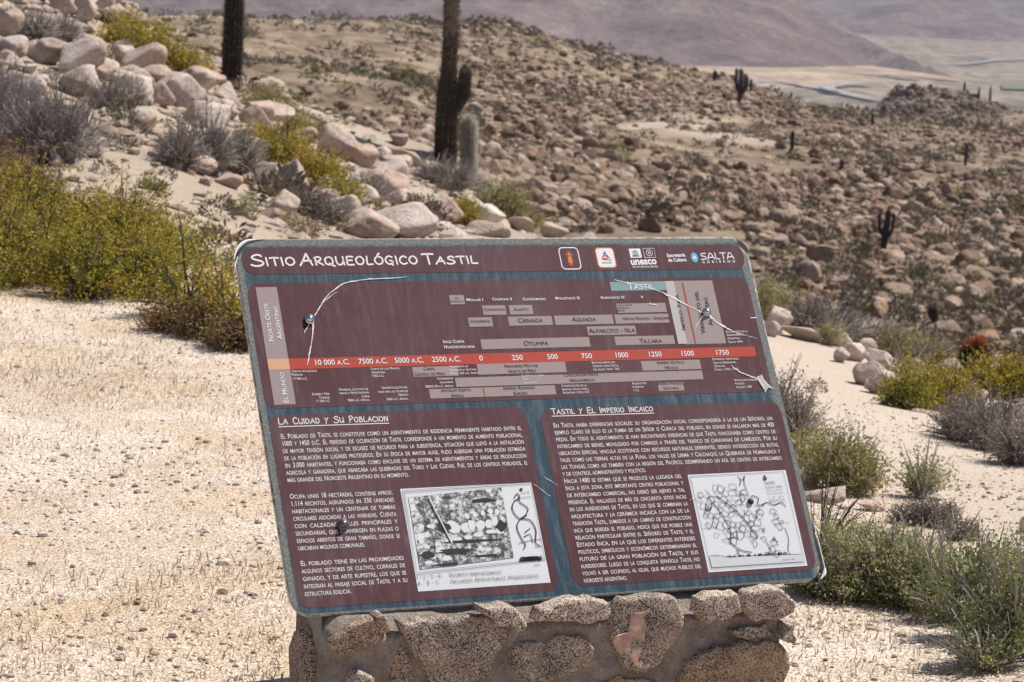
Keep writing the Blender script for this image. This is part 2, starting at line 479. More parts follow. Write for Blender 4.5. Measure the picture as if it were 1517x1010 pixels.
def ridge_mountain(name, spine, slope_f, slope_b, mat, nz, xr, yr, n, amp=0.25, lat=1.0):
    """a mountain whose crest follows the spine points; both flanks fall away from it"""
    sp = np.array(spine)
    gx, gy = np.meshgrid(np.linspace(*xr, n[0]), np.linspace(*yr, n[1]))
    zz = np.full(gx.shape, -1e9)
    for p, q in zip(sp[:-1], sp[1:]):
        dx, dy = q[0] - p[0], q[1] - p[1]
        t = np.clip(((gx - p[0]) * dx + (gy - p[1]) * dy) / (dx * dx + dy * dy), 0, 1)
        cx, cy = p[0] + t * dx, p[1] + t * dy
        dist = np.hypot((gx - cx) * lat, gy - cy); front = (np.hypot(gx, gy) < np.hypot(cx, cy))
        cz = p[2] + t * (q[2] - p[2])
        zz = np.maximum(zz, cz - dist * np.where(front, slope_f, slope_b))
    hgt = np.maximum(zz - VZ, 0)
    w = fbm(gx / nz, gy / nz, 61, 6)
    rid = 1 - np.abs(fbm(gx / nz * 0.8, gy / nz * 0.8, 71, 5)) * 2
    zz = zz + hgt * amp * (w + 0.8 * (rid - 0.6)) + 6 * w
    zz = np.maximum(zz, VZ - 25)
    i = np.arange(gx.size).reshape(gx.shape)
    o = mesh_np(name, np.stack([gx, gy, zz], -1).reshape(-1, 3), np.stack([i[:-1, :-1], i[:-1, 1:], i[1:, 1:], i[1:, :-1]], -1).reshape(-1, 4), mat, smooth=True)
    return tag(o, kind='structure')

s1 = [wpt(1400, 104, 5100), wpt(1330, 80, 5350), wpt(1250, 42, 5600), wpt(1165, -4, 5800), wpt(1000, -70, 5800), wpt(700, -120, 5900), wpt(200, -160, 6200), wpt(-600, -200, 6300), wpt(-2500, -300, 6000)]
ridge_mountain('mountain', s1, 0.21, 0.4, M['mountain'], 300, (-6500, 1700), (4300, 9000), (440, 230), .42, lat=2.1)
s2 = [wpt(1265, 50, 7300), wpt(1320, 25, 7400), wpt(1395, 2, 7600), wpt(1470, 22, 7500), wpt(1560, 48, 7400), wpt(1700, 60, 7300)]
ridge_mountain('mountain', s2, 0.20, 0.3, M['mountain'], 300, (600, 2400), (6300, 8800), (150, 110), 0.2)
s3 = [wpt(600, -420, 15000), wpt(1100, -160, 15000), wpt(1230, -60, 15500), wpt(1300, -70, 15500), wpt(1380, -120, 15000), wpt(1517, -190, 14500), wpt(1800, -260, 14500), wpt(2600, -300, 14500)]
ridge_mountain('mountain', s3, 0.16, 0.3, M['mountain'], 1100, (-1500, 9500), (10500, 17500), (200, 120), 0.3)
s4 = [wpt(1395, -20, 9500), wpt(1460, -45, 9800), wpt(1560, -80, 10000), wpt(1800, -100, 10000)]
ridge_mountain('mountain', s4, 0.17, 0.3, M['mountain'], 600, (900, 4200), (8300, 11500), (130, 90), 0.25)

# alluvial fan, river bed, road and fields on the valley floor, each a thin sheet over it
def sheet(name, poly, mat, lift, step=60, dome=0):
    P = np.array([wpt(px, py, 1000) for px, py in poly])
    # intersect with the valley plane
    pts = []
    for px, py in poly:
        d = ray(px, py); t = (VZ - CZ) / d[2]; pts.append((d[0] * t, d[1] * t))
    pts = np.array(pts)
    c = pts.mean(0)
    n = len(pts); rings = 14
    V = []
    for k in range(rings + 1):
        f = k / rings
        q = c + (pts - c) * f
        z = zvalley(q[:, 0], q[:, 1]) + lift * (1 - f ** 3) * (1 if dome else 0) + (0 if dome else lift) - (1.5 if dome and k == rings else 0)
        V.append(np.c_[q, z])
    V = np.concatenate(V)
    Fq = []
    for k in range(rings):
        for j in range(n):
            a, b = k * n + j, k * n + (j + 1) % n
            Fq.append((a, a + n, b + n, b))
    o = mesh_np(name, V, np.array(Fq), mat, smooth=True)
    return tag(o, kind='structure')
def dense(poly, m=8, jit=1.5, s=0):
    out = []
    rr = random.Random(s)
    for (a, b), (c, d) in zip(poly, poly[1:] + poly[:1]):
        for k in range(m):
            t = k / m
            out.append((a + (c - a) * t + rr.uniform(-jit, jit) * 2, b + (d - b) * t + rr.uniform(-jit, jit) * 0.35))
    return out
sheet('alluvial_fan', dense([(700, 140), (930, 96), (1010, 64), (1100, 72), (1250, 90), (1330, 96), (1400, 108), (1440, 122), (1330, 118), (1240, 126), (1100, 132), (900, 160)]), M['fan'], 7, dome=1)
def band(name, line, halfw, mat, lift):
    V = []
    for k, (px, py) in enumerate(line):
        d = ray(px, py); t = (VZ - CZ) / d[2]; p = np.array([d[0] * t, d[1] * t])
        V.append(p)
    V = np.array(V); T = np.gradient(V, axis=0); T /= np.linalg.norm(T, axis=1)[:, None]; Nn = np.c_[-T[:, 1], T[:, 0]]
    cols = [V + Nn * w for w in np.linspace(-halfw, halfw, 5)]
    A_ = np.stack(cols, 1); z = zvalley(A_[..., 0], A_[..., 1]) + lift
    vv = np.concatenate([A_, z[..., None]], -1).reshape(-1, 3)
    i = np.arange(len(vv)).reshape(A_.shape[:2])
    o = mesh_np(name, vv, np.stack([i[:-1, :-1], i[:-1, 1:], i[1:, 1:], i[1:, :-1]], -1).reshape(-1, 4), mat, smooth=True)
    return tag(o, kind='structure')
def smooth_line(pts, m=10):
    P = np.array(pts, float); out = []
    for k in range(len(P) - 1):
        p0, p1, p2, p3 = P[max(k - 1, 0)], P[k], P[k + 1], P[min(k + 2, len(P) - 1)]
        for t in np.linspace(0, 1, m, endpoint=(k == len(P) - 2)):
            out.append(tuple(0.5 * ((2 * p1) + (p2 - p0) * t + (2 * p0 - 5 * p1 + 4 * p2 - p3) * t * t + (3 * p1 - p0 - 3 * p2 + p3) * t ** 3)))
    return out
band('riverbed', smooth_line([(1000, 136), (1120, 124), (1190, 128), (1240, 137), (1300, 150)]), 13, M['river'], 5)
band('riverbed', smooth_line([(1560, 88), (1480, 91), (1430, 96), (1400, 96)]), 9, M['river'], 4)
band('road', smooth_line([(1290, 126), (1255, 128), (1232, 131), (1226, 135), (1240, 139)]), 12, M['river'], 8)
sheet('field', dense([(1482, 126), (1560, 124), (1560, 136), (1484, 135)], 4), M['field'], 4)

# ------------------------------------------------------------------ haze: real air round everything
hz_m = bpy.data.materials.new('haze_air'); hz_m.use_nodes = True
nt = hz_m.node_tree; nt.nodes.remove(nt.nodes['Principled BSDF'])
pv = nt.nodes.new('ShaderNodeVolumePrincipled')
pv.inputs['Color'].default_value = (0.70, 0.76, 0.98, 1)
pv.inputs['Density'].default_value = HAZE
pv.inputs['Anisotropy'].default_value = 0.0
nt.links.new(pv.outputs[0], nt.nodes['Material Output'].inputs['Volume'])
hb = bmesh.new(); bmesh.ops.create_cube(hb, size=1)
zt, zb, R_ = 2700.0, -420.0, 60000.0
for v in hb.verts: v.co = (v.co.x * R_, v.co.y * R_, (zt if v.co.z > 0 else zb))
hm = bpy.data.meshes.new('haze'); hb.to_mesh(hm); hb.free(); hm.materials.append(hz_m)
haze = bpy.data.objects.new('haze', hm); COL.objects.link(haze); tag(haze, kind='stuff')
# ------------------------------------------------------------------ the information board: plane of its face
def unit(v): v = np.asarray(v, float); return v / np.linalg.norm(v)
def c2w(v): return v[0] * CR - v[1] * CU + v[2] * FWD
EX = unit(c2w((0.90386992, -0.02155382, 0.42726409)))
EX = unit(EX - np.array([0, 0, EX[2]]))
NZ = unit(-c2w((-0.38779107, 0.38047233, 0.83955875)))
NZ = unit(NZ - EX * (NZ @ EX))
EY = np.cross(NZ, EX)
PD = 5.47
P0 = CAMPOS + FWD * PD
def plane_pt(px, py, lift=0.0):
    d = ray(px, py); q = P0 + NZ * lift
    t = ((q - CAMPOS) @ NZ) / (d @ NZ)
    return CAMPOS + d * t
ORG = plane_pt(826, 888)                   # middle of the board's lower edge
def P(px, py):
    v = plane_pt(px, py) - ORG
    return np.array([v @ EX, v @ EY])
BM = Matrix(((EX[0], EY[0], NZ[0], ORG[0]), (EX[1], EY[1], NZ[1], ORG[1]), (EX[2], EY[2], NZ[2], ORG[2]), (0, 0, 0, 1)))
board = empty('information_board'); board.matrix_world = BM
tag(board, 'weathered maroon and teal information board about an archaeological site, tilted on a stone pedestal', 'sign')
ML = PD / F                                # metres per picture pixel on the board, about

# ---- print materials: one wear pattern over all inks
def ink(name, c, wear=1.0, rough=0.5, spec=0.2):
    m, nt, bs = newmat(name)
    tc = N(nt, 'ShaderNodeTexCoord'); v = tc.outputs['Object']
    mp = N(nt, 'ShaderNodeMapping'); L(nt, v, mp.inputs[0]); mp.inputs['Scale'].default_value = (1, 0.16, 1)
    st = noise(nt, mp.outputs[0], 70, 6, 0.7)
    cl = noise(nt, v, 5, 4, 0.6)
    sp = noise(nt, v, 420, 2, 0.6)
    s1_ = ramp(nt, [(0.48, g(0)), (0.78, g(1))], st.outputs[0])
    s2_ = ramp(nt, [(0.35, g(0.25)), (0.7, g(1))], cl.outputs[0])
    w = mix(nt, 1, s1_.outputs[0], s2_.outputs[0], 'MULTIPLY')
    f = mix(nt, 1, w, g(0.26 * wear), 'MULTIPLY')
    fd = noise(nt, v, 2.2, 5, .65)
    c0 = mix(nt, ramp(nt, [(.42, g(0)), (.75, g(.22 * min(1, wear)))], fd.outputs[0]).outputs[0], c, (0.22, 0.17, 0.17))
    c1 = mix(nt, f, c0, (0.32, 0.29, 0.31))
    dk = ramp(nt, [(0.3, g(0.78)), (0.5, g(1.0)), (0.72, g(1.18))], sp.outputs[0])
    c1 = mix(nt, 0.8 * min(1, wear), c1, dk.outputs[0], 'MULTIPLY')
    L(nt, c1, bs.inputs['Base Color'])
    rr = N(nt, 'ShaderNodeMapRange'); L(nt, st.outputs[0], rr.inputs[0]); rr.inputs[3].default_value = rough - 0.12; rr.inputs[4].default_value = rough + 0.25
    L(nt, rr.outputs[0], bs.inputs['Roughness'])
    bs.inputs['Specular IOR Level'].default_value = spec
    bump(nt, bs, sp.outputs[0], 0.25, 0.0006)
    return m
I = dict(maroon=ink('maroon_ink', (0.064, 0.017, 0.023)), teal=ink('teal_ink', (0.014, 0.042, 0.063), 0.8),
         white=ink('white_ink', (0.66, 0.64, 0.64), 0.2), grey=ink('warm_grey_ink', (0.27, 0.215, 0.205), 0.3), lgrey=ink('pale_grey_ink', (0.40, 0.37, 0.36), 0.3),
         red=ink('red_ink', (0.36, 0.042, 0.024), 0.35), peach=ink('peach_ink', (0.55, 0.30, 0.18), 0.3), black=ink('black_ink', (0.022, 0.016, 0.018), 0.25),
         tealbox=ink('pale_teal_ink', (0.17, 0.27, 0.28), 0.4), orange=ink('orange_ink', (0.62, 0.15, 0.04), 0.3), sky=ink('sky_blue_ink', (0.08, 0.33, 0.58), 0.2),
         paper=ink('paper_white_ink', (0.58, 0.59, 0.60), 0.2), blue=ink('blue_ink', (0.06, 0.12, 0.26), 0.3), green=ink('green_ink', (0.12, 0.25, 0.08), 0.3), soft=ink('grey_ink', (0.16, 0.16, 0.17), 0.2))

def loc(o, parent=board, z=0.0):
    o.parent = parent; o.location = (0, 0, z); return o

class Shape:
    """flat print: polygons and ribbons collected into one mesh at one height over the face"""
    def __init__(s): s.v = []; s.f = []; s.n = 0
    def poly(s, pts, z=0.0):
        pts = [(p[0], p[1], z) for p in pts]
        s.v += pts; s.f.append(tuple(range(s.n, s.n + len(pts)))); s.n += len(pts)
    def tris(s, V, T):
        s.v += [tuple(p) for p in V]; s.f += [tuple(int(i) + s.n for i in t) for t in T]; s.n += len(V)
    def ribbon(s, pts, w, z=0.0, cap=True):
        """w: width, or a list of widths along the line"""
        P_ = np.array(pts, float)
        if len(P_) < 2: return
        keep = np.r_[True, np.linalg.norm(np.diff(P_, axis=0), axis=1) > 1e-7]; P_ = P_[keep]
        if len(P_) < 2: return
        W_ = np.full(len(P_), w) if np.isscalar(w) else np.interp(np.linspace(0, 1, len(P_)), np.linspace(0, 1, len(w)), w)
        T = np.gradient(P_, axis=0); T /= np.linalg.norm(T, axis=1)[:, None] + 1e-12
        Q = np.c_[-T[:, 1], T[:, 0]]
        A = P_ + Q * W_[:, None] / 2; B = P_ - Q * W_[:, None] / 2
        n = len(P_); b = s.n
        s.v += [(a[0], a[1], z) for a in A] + [(c[0], c[1], z) for c in B]; s.n += 2 * n
        for k in range(n - 1): s.f.append((b + k, b + n + k, b + n + k + 1, b + k + 1))
        if cap:
            for e, sg in ((0, -1), (n - 1, 1)):
                ang = math.atan2(T[e][1] * sg, T[e][0] * sg); r = W_[e] / 2
                s.poly([(P_[e][0] + r * math.cos(ang + t), P_[e][1] + r * math.sin(ang + t)) for t in np.linspace(-math.pi / 2, math.pi / 2, 6)], z)
    def build(s, name, mat, z, parent=board):
        me = bpy.data.meshes.new(name); me.from_pydata(s.v, [], s.f); me.materials.append(mat)
        b = bmesh.new(); b.from_mesh(me)
        for f in b.faces:
            f.normal_update()
            if f.normal.z < 0: f.normal_flip()
        b.to_mesh(me); b.free()
        o = bpy.data.objects.new(name, me); COL.objects.link(o)
        return loc(o, parent, z)

def rrect(x0, y0, x1, y1, r, n=7):
    out = []
    for cx, cy, a in ((x1 - r, y1 - r, 0), (x0 + r, y1 - r, 90), (x0 + r, y0 + r, 180), (x1 - r, y0 + r, 270)):
        for k in range(n): t = math.radians(a + 90 * k / (n - 1)); out.append((cx + r * math.cos(t), cy + r * math.sin(t)))
    return out
def box_px(tl, br):
    a, b = P(*tl), P(*br); return a[0], b[1], b[0], a[1]
def rect(name, tl, br, col, z, r=0.0, parent=board):
    x0, y0, x1, y1 = box_px(tl, br); s = Shape()
    s.poly(rrect(x0, y0, x1, y1, r) if r else [(x0, y0), (x1, y0), (x1, y1), (x0, y1)])
    return s.build(name, I[col], z, parent)

# ---- glyphs of the built-in font, one mesh per character
_tc = bpy.data.curves.new('glyph_source', 'FONT'); _tc.resolution_u = 3; _tc.fill_mode = 'FRONT'
_to = bpy.data.objects.new('glyph_source', _tc); COL.objects.link(_to)
def _tri(body, off=0.0):
    _tc.body = body; _tc.offset = off
    bpy.context.view_layer.update()
    ev = _to.evaluated_get(bpy.context.evaluated_depsgraph_get())
    me = ev.to_mesh(); me.calc_loop_triangles()
    V = np.array([v.co[:] for v in me.vertices]).reshape(-1, 3); T = [tuple(t.vertices) for t in me.loop_triangles]
    ev.to_mesh_clear(); return V, T
_G = {}
def glyph(ch, bold):
    k = (ch, bold)
    if k not in _G:
        V, T = _tri(ch, bold) if ch != ' ' else (np.zeros((0, 3)), [])
        wHH = _tri('HH')[0][:, 0].max(); w = _tri('H' + ch + 'H')[0][:, 0].max() - wHH
        _G[k] = (V, T, w)
    return _G[k]
CAP = _tri('H')[0][:, 1].max()
def lay(text, smallcaps=True, bold=0.0, sc=0.78, track=0.0):
    """glyphs of one line at cap height 1"""
    x = 0; Vs = []; Ts = []; n = 0
    for ch in text:
        s = 1.0
        if smallcaps and ch.islower(): ch = ch.upper(); s = sc
        V, T, w = glyph(ch, bold)
        if len(V):
            q = V[:, :2] * s / CAP; Vs.append(np.c_[q[:, 0] + x, q[:, 1]]); Ts += [(a + n, b + n, c + n) for a, b, c in T]; n += len(V)
        x += w * s / CAP + track
    x -= track
    return (np.concatenate(Vs) if Vs else np.zeros((0, 2))), Ts, x
def put_line(s, text, A, B, h, **kw):
    """one line of print from baseline point A to B (metres on the face), capital height h, squeezed to fit"""
    A, B = np.array(A), np.array(B); d = B - A; Lg = np.linalg.norm(d); e = d / Lg; u = np.array([-e[1], e[0]])
    V, T, w = lay(text, **kw)
    if not len(V): return
    q = A + np.outer(V[:, 0] * (Lg / w), e) + np.outer(V[:, 1] * h, u)
    s.tris(np.c_[q, np.zeros(len(q))], T)
def put_just(s, text, A, B, h, last_right=None, **kw):
    """a justified line: words keep their shape, the gaps take up the slack"""
    words = text.split(); A, B = np.array(A), np.array(B); d = B - A; Lg = np.linalg.norm(d); e = d / Lg; u = np.array([-e[1], e[0]])
    lw = [lay(w, **kw) for w in words]; tot = sum(w[2] for w in lw)
    sx = .96 * h; gap = (Lg - tot * sx) / max(1, len(words) - 1)
    if gap < 0.48 * h: sx = (Lg - 0.48 * h * (len(words) - 1)) / tot; gap = 0.48 * h
    x = 0
    for V, T, w in lw:
        q = A + np.outer(V[:, 0] * sx + x, e) + np.outer(V[:, 1] * h, u)
        s.tris(np.c_[q, np.zeros(len(q))], T); x += w * sx + gap

# ---- a hand-drawn stroke alphabet for the headings
def circ(cx, cy, rx, ry, a0=100, a1=460, n=12):
    return [(cx + rx * math.cos(math.radians(t)), cy + ry * math.sin(math.radians(t))) for t in np.linspace(a0, a1, n)]
SF = {'S': (.85, [[(.78, .84), (.6, .98), (.3, .95), (.14, .74), (.32, .58), (.68, .42), (.84, .22), (.62, .03), (.25, -.02), (.02, .1)]]),
      'I': (.2, [[(.06, .98), (.14, 0)]]), 'T': (.8, [[(-.02, .95), (.4, .98), (.82, .95)], [(.4, .95), (.46, 0)]]),
      'O': (.88, [circ(.44, .5, .4, .47)]), 'A': (.9, [[(0, 0), (.26, .45), (.52, 1)], [(.52, 1), (.68, .5), (.88, .02)], [(.14, .32), (.5, .38), (.82, .36)]]),
      'R': (.82, [[(.1, .95), (.12, .5), (.14, 0)], [(-.02, .9), (.35, 1), (.66, .84), (.52, .56), (.16, .44)], [(.2, .46), (.5, .24), (.84, 0)]]),
      'Q': (.95, [circ(.44, .5, .4, .47), [(.45, .22), (.7, .0), (.98, -.14)]]),
      'U': (.85, [[(.04, 1), (.06, .4), (.26, .02), (.56, .08), (.74, .5), (.76, 1)], [(.76, .6), (.82, 0)]]),
      'E': (.75, [[(.7, .96), (.12, .96), (.08, .5), (.12, .03), (.74, .02)], [(.1, .52), (.6, .54)]]), 'L': (.66, [[(.1, 1), (.06, .3), (.14, .02), (.66, .04)]]),
      'G': (.88, [[(.76, .86), (.45, 1), (.12, .76), (.06, .34), (.38, 0), (.74, .14), (.78, .42), (.48, .44)], [(.78, .42), (.74, -.12)]]),
      'C': (.78, [[(.74, .84), (.45, 1), (.12, .76), (.06, .34), (.36, 0), (.76, .12)]]), 'D': (.85, [[(.12, .96), (.1, 0)], [(0, .96), (.45, .94), (.8, .55), (.6, .12), (.08, 0)]]),
      'Y': (.75, [[(.02, 1), (.34, .52)], [(.74, 1), (.34, .5), (.16, -.12)]]), 'P': (.7, [[(.12, .96), (.1, -.02)], [(0, .92), (.42, 1), (.66, .76), (.46, .5), (.12, .44)]]),
      'B': (.75, [[(.12, .98), (.1, 0)], [(.02, .96), (.45, .98), (.56, .76), (.14, .54)], [(.14, .54), (.62, .5), (.68, .16), (.36, 0), (.04, .02)]]),
      'N': (.85, [[(.08, 0), (.12, 1), (.5, .4), (.76, .02), (.78, 1)]]), 'M': (1.0, [[(.02, 0), (.16, .98), (.46, .3), (.76, .98), (.92, 0)]]),
      'H': (.8, [[(.1, 1), (.08, 0)], [(.72, 1), (.74, 0)], [(.1, .5), (.72, .54)]]), 'Z': (.75, [[(.04, .95), (.7, .96), (.04, .03), (.76, .04)]]),
      'F': (.68, [[(.68, .96), (.12, .95), (.1, 0)], [(.1, .52), (.56, .54)]]), ' ': (.45, []), '-': (.5, [[(.08, .45), (.42, .47)]]),
      '1': (.3, [[(.08, .8), (.16, 1), (.16, 0)]]), '2': (.7, [[(.06, .8), (.35, 1), (.6, .75), (.06, .03), (.68, .03)]]), '3': (.65, [[(.06, .95), (.5, .9), (.3, .55), (.58, .25), (.06, .02)]]),
      '4': (.7, [[(.45, 0), (.45, 1), (.04, .35), (.66, .37)]]), ':': (.25, [[(.1, .2), (.12, .22)], [(.1, .7), (.12, .72)]]),
      'Ó': (.88, [circ(.44, .5, .4, .47), [(.36, 1.14), (.58, 1.36)]])}
def put_stroke(s, text, A, B, h, w, sc=0.72, gap=0.17, jit=0.02, sd=1, wsp=1.0):
    rr = random.Random(sd); A, B = np.array(A), np.array(B); d = B - A; Lg = np.linalg.norm(d); e = d / Lg; u = np.array([-e[1], e[0]])
    x = 0; items = []
    for ch in text:
        k = sc if ch.islower() else 1.0
        wd, st = SF[ch.upper()]
        items.append((x, k, st)); x += wd * k * (wsp if ch == ' ' else 1) + gap * (0.9 if k < 1 else 1)
    x -= gap; sx = Lg / x
    for x0, k, st in items:
        for ln in st:
            pts = smooth_line([(a + rr.uniform(-jit, jit), b + rr.uniform(-jit, jit)) for a, b in ln], 5) if len(ln) > 2 else ln
            q = [A + e * (x0 + a * k) * sx + u * b * k * h for a, b in pts]
            s.ribbon(q, w * (1 if k == 1 else .92))

# ---- board body, vinyl face
BX0, BY0, BX1, BY1 = P(348.5, 380)[0], P(480, 911.5)[1], P(1160, 596)[0], P(700, 352)[1]
bm = bmesh.new()
out = rrect(BX0, BY0, BX1, BY1, 0.044, 9)
vs = [bm.verts.new((x, y, -0.0012)) for x, y in out]; f = bm.faces.new(vs)
ex = bmesh.ops.extrude_face_region(bm, geom=[f])
for v in [q for q in ex['geom'] if isinstance(q, bmesh.types.BMVert)]: v.co.z = -0.010
bmesh.ops.recalc_face_normals(bm, faces=bm.faces)
bmesh.ops.bevel(bm, geom=[e for e in bm.edges], offset=0.0009, segments=1, affect='EDGES')
me = bpy.data.meshes.new('backing_panel'); bm.to_mesh(me); bm.free()
def edge_mat():
    m, nt, bs = newmat('worn_panel_edge')
    n = noise(nt, N(nt, 'ShaderNodeTexCoord').outputs['Object'], 45, 5, .7)
    c = ramp(nt, [(0.35, (0.10, 0.085, 0.075)), (0.5, (0.40, 0.36, 0.31)), (0.7, (0.62, 0.58, 0.52))], n.outputs[0])
    L(nt, c.outputs[0], bs.inputs['Base Color']); bs.inputs['Roughness'].default_value = 0.7; return m
me.materials.append(edge_mat())
o = bpy.data.objects.new('backing_panel', me); COL.objects.link(o); loc(o)

def face_mat():
    """teal print that has weathered to grey-green towards the rim"""
    m, nt, bs = newmat('weathered_teal_vinyl')
    tc = N(nt, 'ShaderNodeTexCoord'); sx = N(nt, 'ShaderNodeSeparateXYZ'); L(nt, tc.outputs['Object'], sx.inputs[0])
    def mt(op, a, b):
        n = N(nt, 'ShaderNodeMath', operation=op)
        for k, q in enumerate((a, b)):
            if isinstance(q, (int, float)): n.inputs[k].default_value = q
            else: L(nt, q, n.inputs[k])
        return n.outputs[0]
    dl = mt('MULTIPLY', mt('SUBTRACT', sx.outputs[0], BX0), 1.15); dr = mt('MULTIPLY', mt('SUBTRACT', BX1, sx.outputs[0]), 0.72); dt = mt('MULTIPLY', mt('SUBTRACT', BY1, sx.outputs[1]), 1.0); db = mt('MULTIPLY', mt('SUBTRACT', sx.outputs[1], BY0), 3.2)
    d = mt('MINIMUM', mt('MINIMUM', dl, dr), mt('MINIMUM', dt, db))
    n = noise(nt, tc.outputs['Object'], 28, 6, .7)
    dd = mt('ADD', d, mt('MULTIPLY', mt('SUBTRACT', n.outputs[0], .5), 0.02))
    mr = N(nt, 'ShaderNodeMapRange'); L(nt, dd, mr.inputs[0]); mr.inputs[1].default_value = 0.012; mr.inputs[2].default_value = 0.021; mr.interpolation_type = 'SMOOTHSTEP'
    gn = noise(nt, tc.outputs['Object'], 180, 4, .75)
    gr = ramp(nt, [(.35, (.08, .092, .088)), (.5, (.125, .135, .125)), (.68, (.25, .25, .23))], gn.outputs[0])
    mp = N(nt, 'ShaderNodeMapping'); L(nt, tc.outputs['Object'], mp.inputs[0]); mp.inputs['Scale'].default_value = (1, .16, 1)
    st = noise(nt, mp.outputs[0], 70, 6, .7)
    te = mix(nt, mix(nt, 1, ramp(nt, [(.46, g(0)), (.75, g(1))], st.outputs[0]).outputs[0], g(.24), 'MULTIPLY'), (0.014, 0.042, 0.063), (.36, .40, .43))
    te = mix(nt, .8, te, ramp(nt, [(.3, g(.75)), (.5, g(1)), (.7, g(1.25))], gn.outputs[0]).outputs[0], 'MULTIPLY')
    L(nt, mix(nt, mr.outputs[0], gr.outputs[0], te), bs.inputs['Base Color'])
    bs.inputs['Roughness'].default_value = .55; bs.inputs['Specular IOR Level'].default_value = .2
    bump(nt, bs, gn.outputs[0], .3, .0008)
    return m
s = Shape()
out = rrect(BX0 + .0015, BY0 + .0015, BX1 - .0015, BY1 - .0015, 0.043, 9)
n4 = len(out) // 4
# the film has shrunk back from the corners: flattened arcs at top right, lower right
tr = P(1086, 353), P(1093, 361), P(1100, 372), P(1107, 379)
br = P(1209, 800), P(1213, 838), P(1210, 850), P(1203, 859)
pts = [tuple(q) for q in tr[::-1]] + out[n4:3 * n4] + [tuple(q) for q in br[::-1]]
s.poly(pts); fo = s.build('vinyl_face', face_mat(), 0.0)
# torn film at the corners: dark gap and curled white edge
dark = plain_mat('torn_gap_black', (0.012, 0.011, 0.011), 0.8)  # near-black flat strips drawn along the gap
curl = plain_mat('curled_white_film', (0.72, 0.72, 0.74), 0.5)
def px_ribbon(name, pts, w, mat, z, parent=board, sm=True, cap=True):
    s = Shape(); q = [P(*p) for p in pts]
    if sm and len(q) > 2: q = smooth_line(q, 5)
    s.ribbon(q, [x * ML for x in w] if not np.isscalar(w) else w * ML, 0, cap); return s.build(name, mat, z, parent)
px_ribbon('torn_gap', [(347, 400), (350.5, 384), (356, 368), (366, 359.5), (378, 356.5), (392, 354.8)], [1, 3, 6, 4.5, 3, .6], dark, 0.0006)
def curl_strip(pts, w, lift):
    """a raised, rolled lip of film"""
    q = np.array(smooth_line([P(*p) for p in pts], 6)); n = len(q)
    T = np.gradient(q, axis=0); T /= np.linalg.norm(T, axis=1)[:, None]; Q = np.c_[-T[:, 1], T[:, 0]]
    W_ = np.interp(np.linspace(0, 1, n), np.linspace(0, 1, len(w)), w) * ML
    V = []
    for k in range(6):
        a = k / 5 * math.pi * .8
        V.append(np.c_[q + Q * (W_ * (k / 5 - .5))[:, None], 0.0009 + np.sin(a) * W_ * lift])
    V = np.concatenate(V); i = np.arange(6 * n).reshape(6, n)
    o = mesh_np('curled_film', V, np.stack([i[:-1, :-1], i[:-1, 1:], i[1:, 1:], i[1:, :-1]], -1).reshape(-1, 4), curl, smooth=True)
    loc(o)
curl_strip([(346, 384), (350, 371), (356, 363), (366, 357), (380, 355)], [1, 3, 4.5, 4, 1], .45)
curl_strip([(347.5, 402), (348.5, 392), (352, 380)], [.6, 1.8, 1], .4)
px_ribbon('torn_gap', [(1089, 354), (1097, 360), (1104, 367), (1109.5, 375.5)], [.5, 5, 6.5, 1], dark, 0.0007)
curl_strip([(1100, 357.5), (1106, 364), (1110, 371)], [.4, 1.4, .4], .4)
px_ribbon('torn_gap', [(1204, 780), (1212, 815), (1219.5, 842)], [.5, 4.5, 3.5], dark, 0.0007)
px_ribbon('torn_gap', [(1213.5, 857.5), (1217, 850)], [1.5, 2.5], dark, 0.0008)
curl_strip([(1203, 768), (1213, 806), (1221.5, 842)], [.8, 1.8, 1.6], .4)
curl_strip([(1221.5, 841), (1220.5, 850), (1215, 858)], [2, 5.5, 1], .5)
px_ribbon('curled_film', [(1112, 471), (1120.5, 470.6)], 1.3, curl, 0.0012)

# ---- fields of colour
Z1, Z2, Z3, Z4 = 0.0004, 0.0008, 0.0011, 0.0014
def field(name, left, right, top, bottom, r, col='maroon', z=Z1):
    x0, x1, y1, y0 = P(*left)[0], P(*right)[0], P(*top)[1], P(*bottom)[1]
    s = Shape(); s.poly(rrect(x0, y0, x1, y1, r)); return s.build(name, I[col], z)
field('heading_field', (358, 385), (1102.8, 384), (700, 365.3), (366.7, 406.8), 0.026)
field('timeline_field', (366, 431), (1140, 558.8), (700, 415.5), (1034.5, 583.2), 0.026)
field('text_field', (399.5, 631), (827.5, 862.3), (485, 612.2), (716.7, 882.9), 0.026)
field('text_field', (800.4, 616.7), (1209.4, 836.5), (1089, 596.5), (908.8, 865.5), 0.026)

# ---- headings in hand lettering
s = Shape()
put_stroke(s, 'Sitio', P(372, 394.0), P(437, 392.9), 17.5 * ML, 2.75 * ML, sd=3)
put_stroke(s, 'Arqueológico'.replace('ó', 'ó'), P(445, 393), P(618.5, 391.0), 18 * ML, 2.75 * ML, sd=4)
put_stroke(s, 'Tastil', P(627, 391.4), P(707, 390), 16.5 * ML, 2.75 * ML, sd=5)
s.build('title_lettering', I['white'], Z2)
def heading(words, A, B, h, w, uA, uB, sd):
    s = Shape(); put_stroke(s, words, P(*A), P(*B), h * ML, w * ML, sd=sd, wsp=1.3, sc=.8); s.ribbon([P(*uA), P(*uB)], 1.2 * ML); s.build('heading_lettering', I['white'], Z2)
heading('La Cuidad y Su Poblacion', (412.5, 628.8), (574.7, 623.9), 9.5, 1.35, (412.8, 632.3), (576, 626.9), 11)
heading('Tastil y El Imperio Incaico', (817.3, 613.8), (967.3, 609), 9, 1.35, (817.3, 616.6), (968.2, 612), 12)

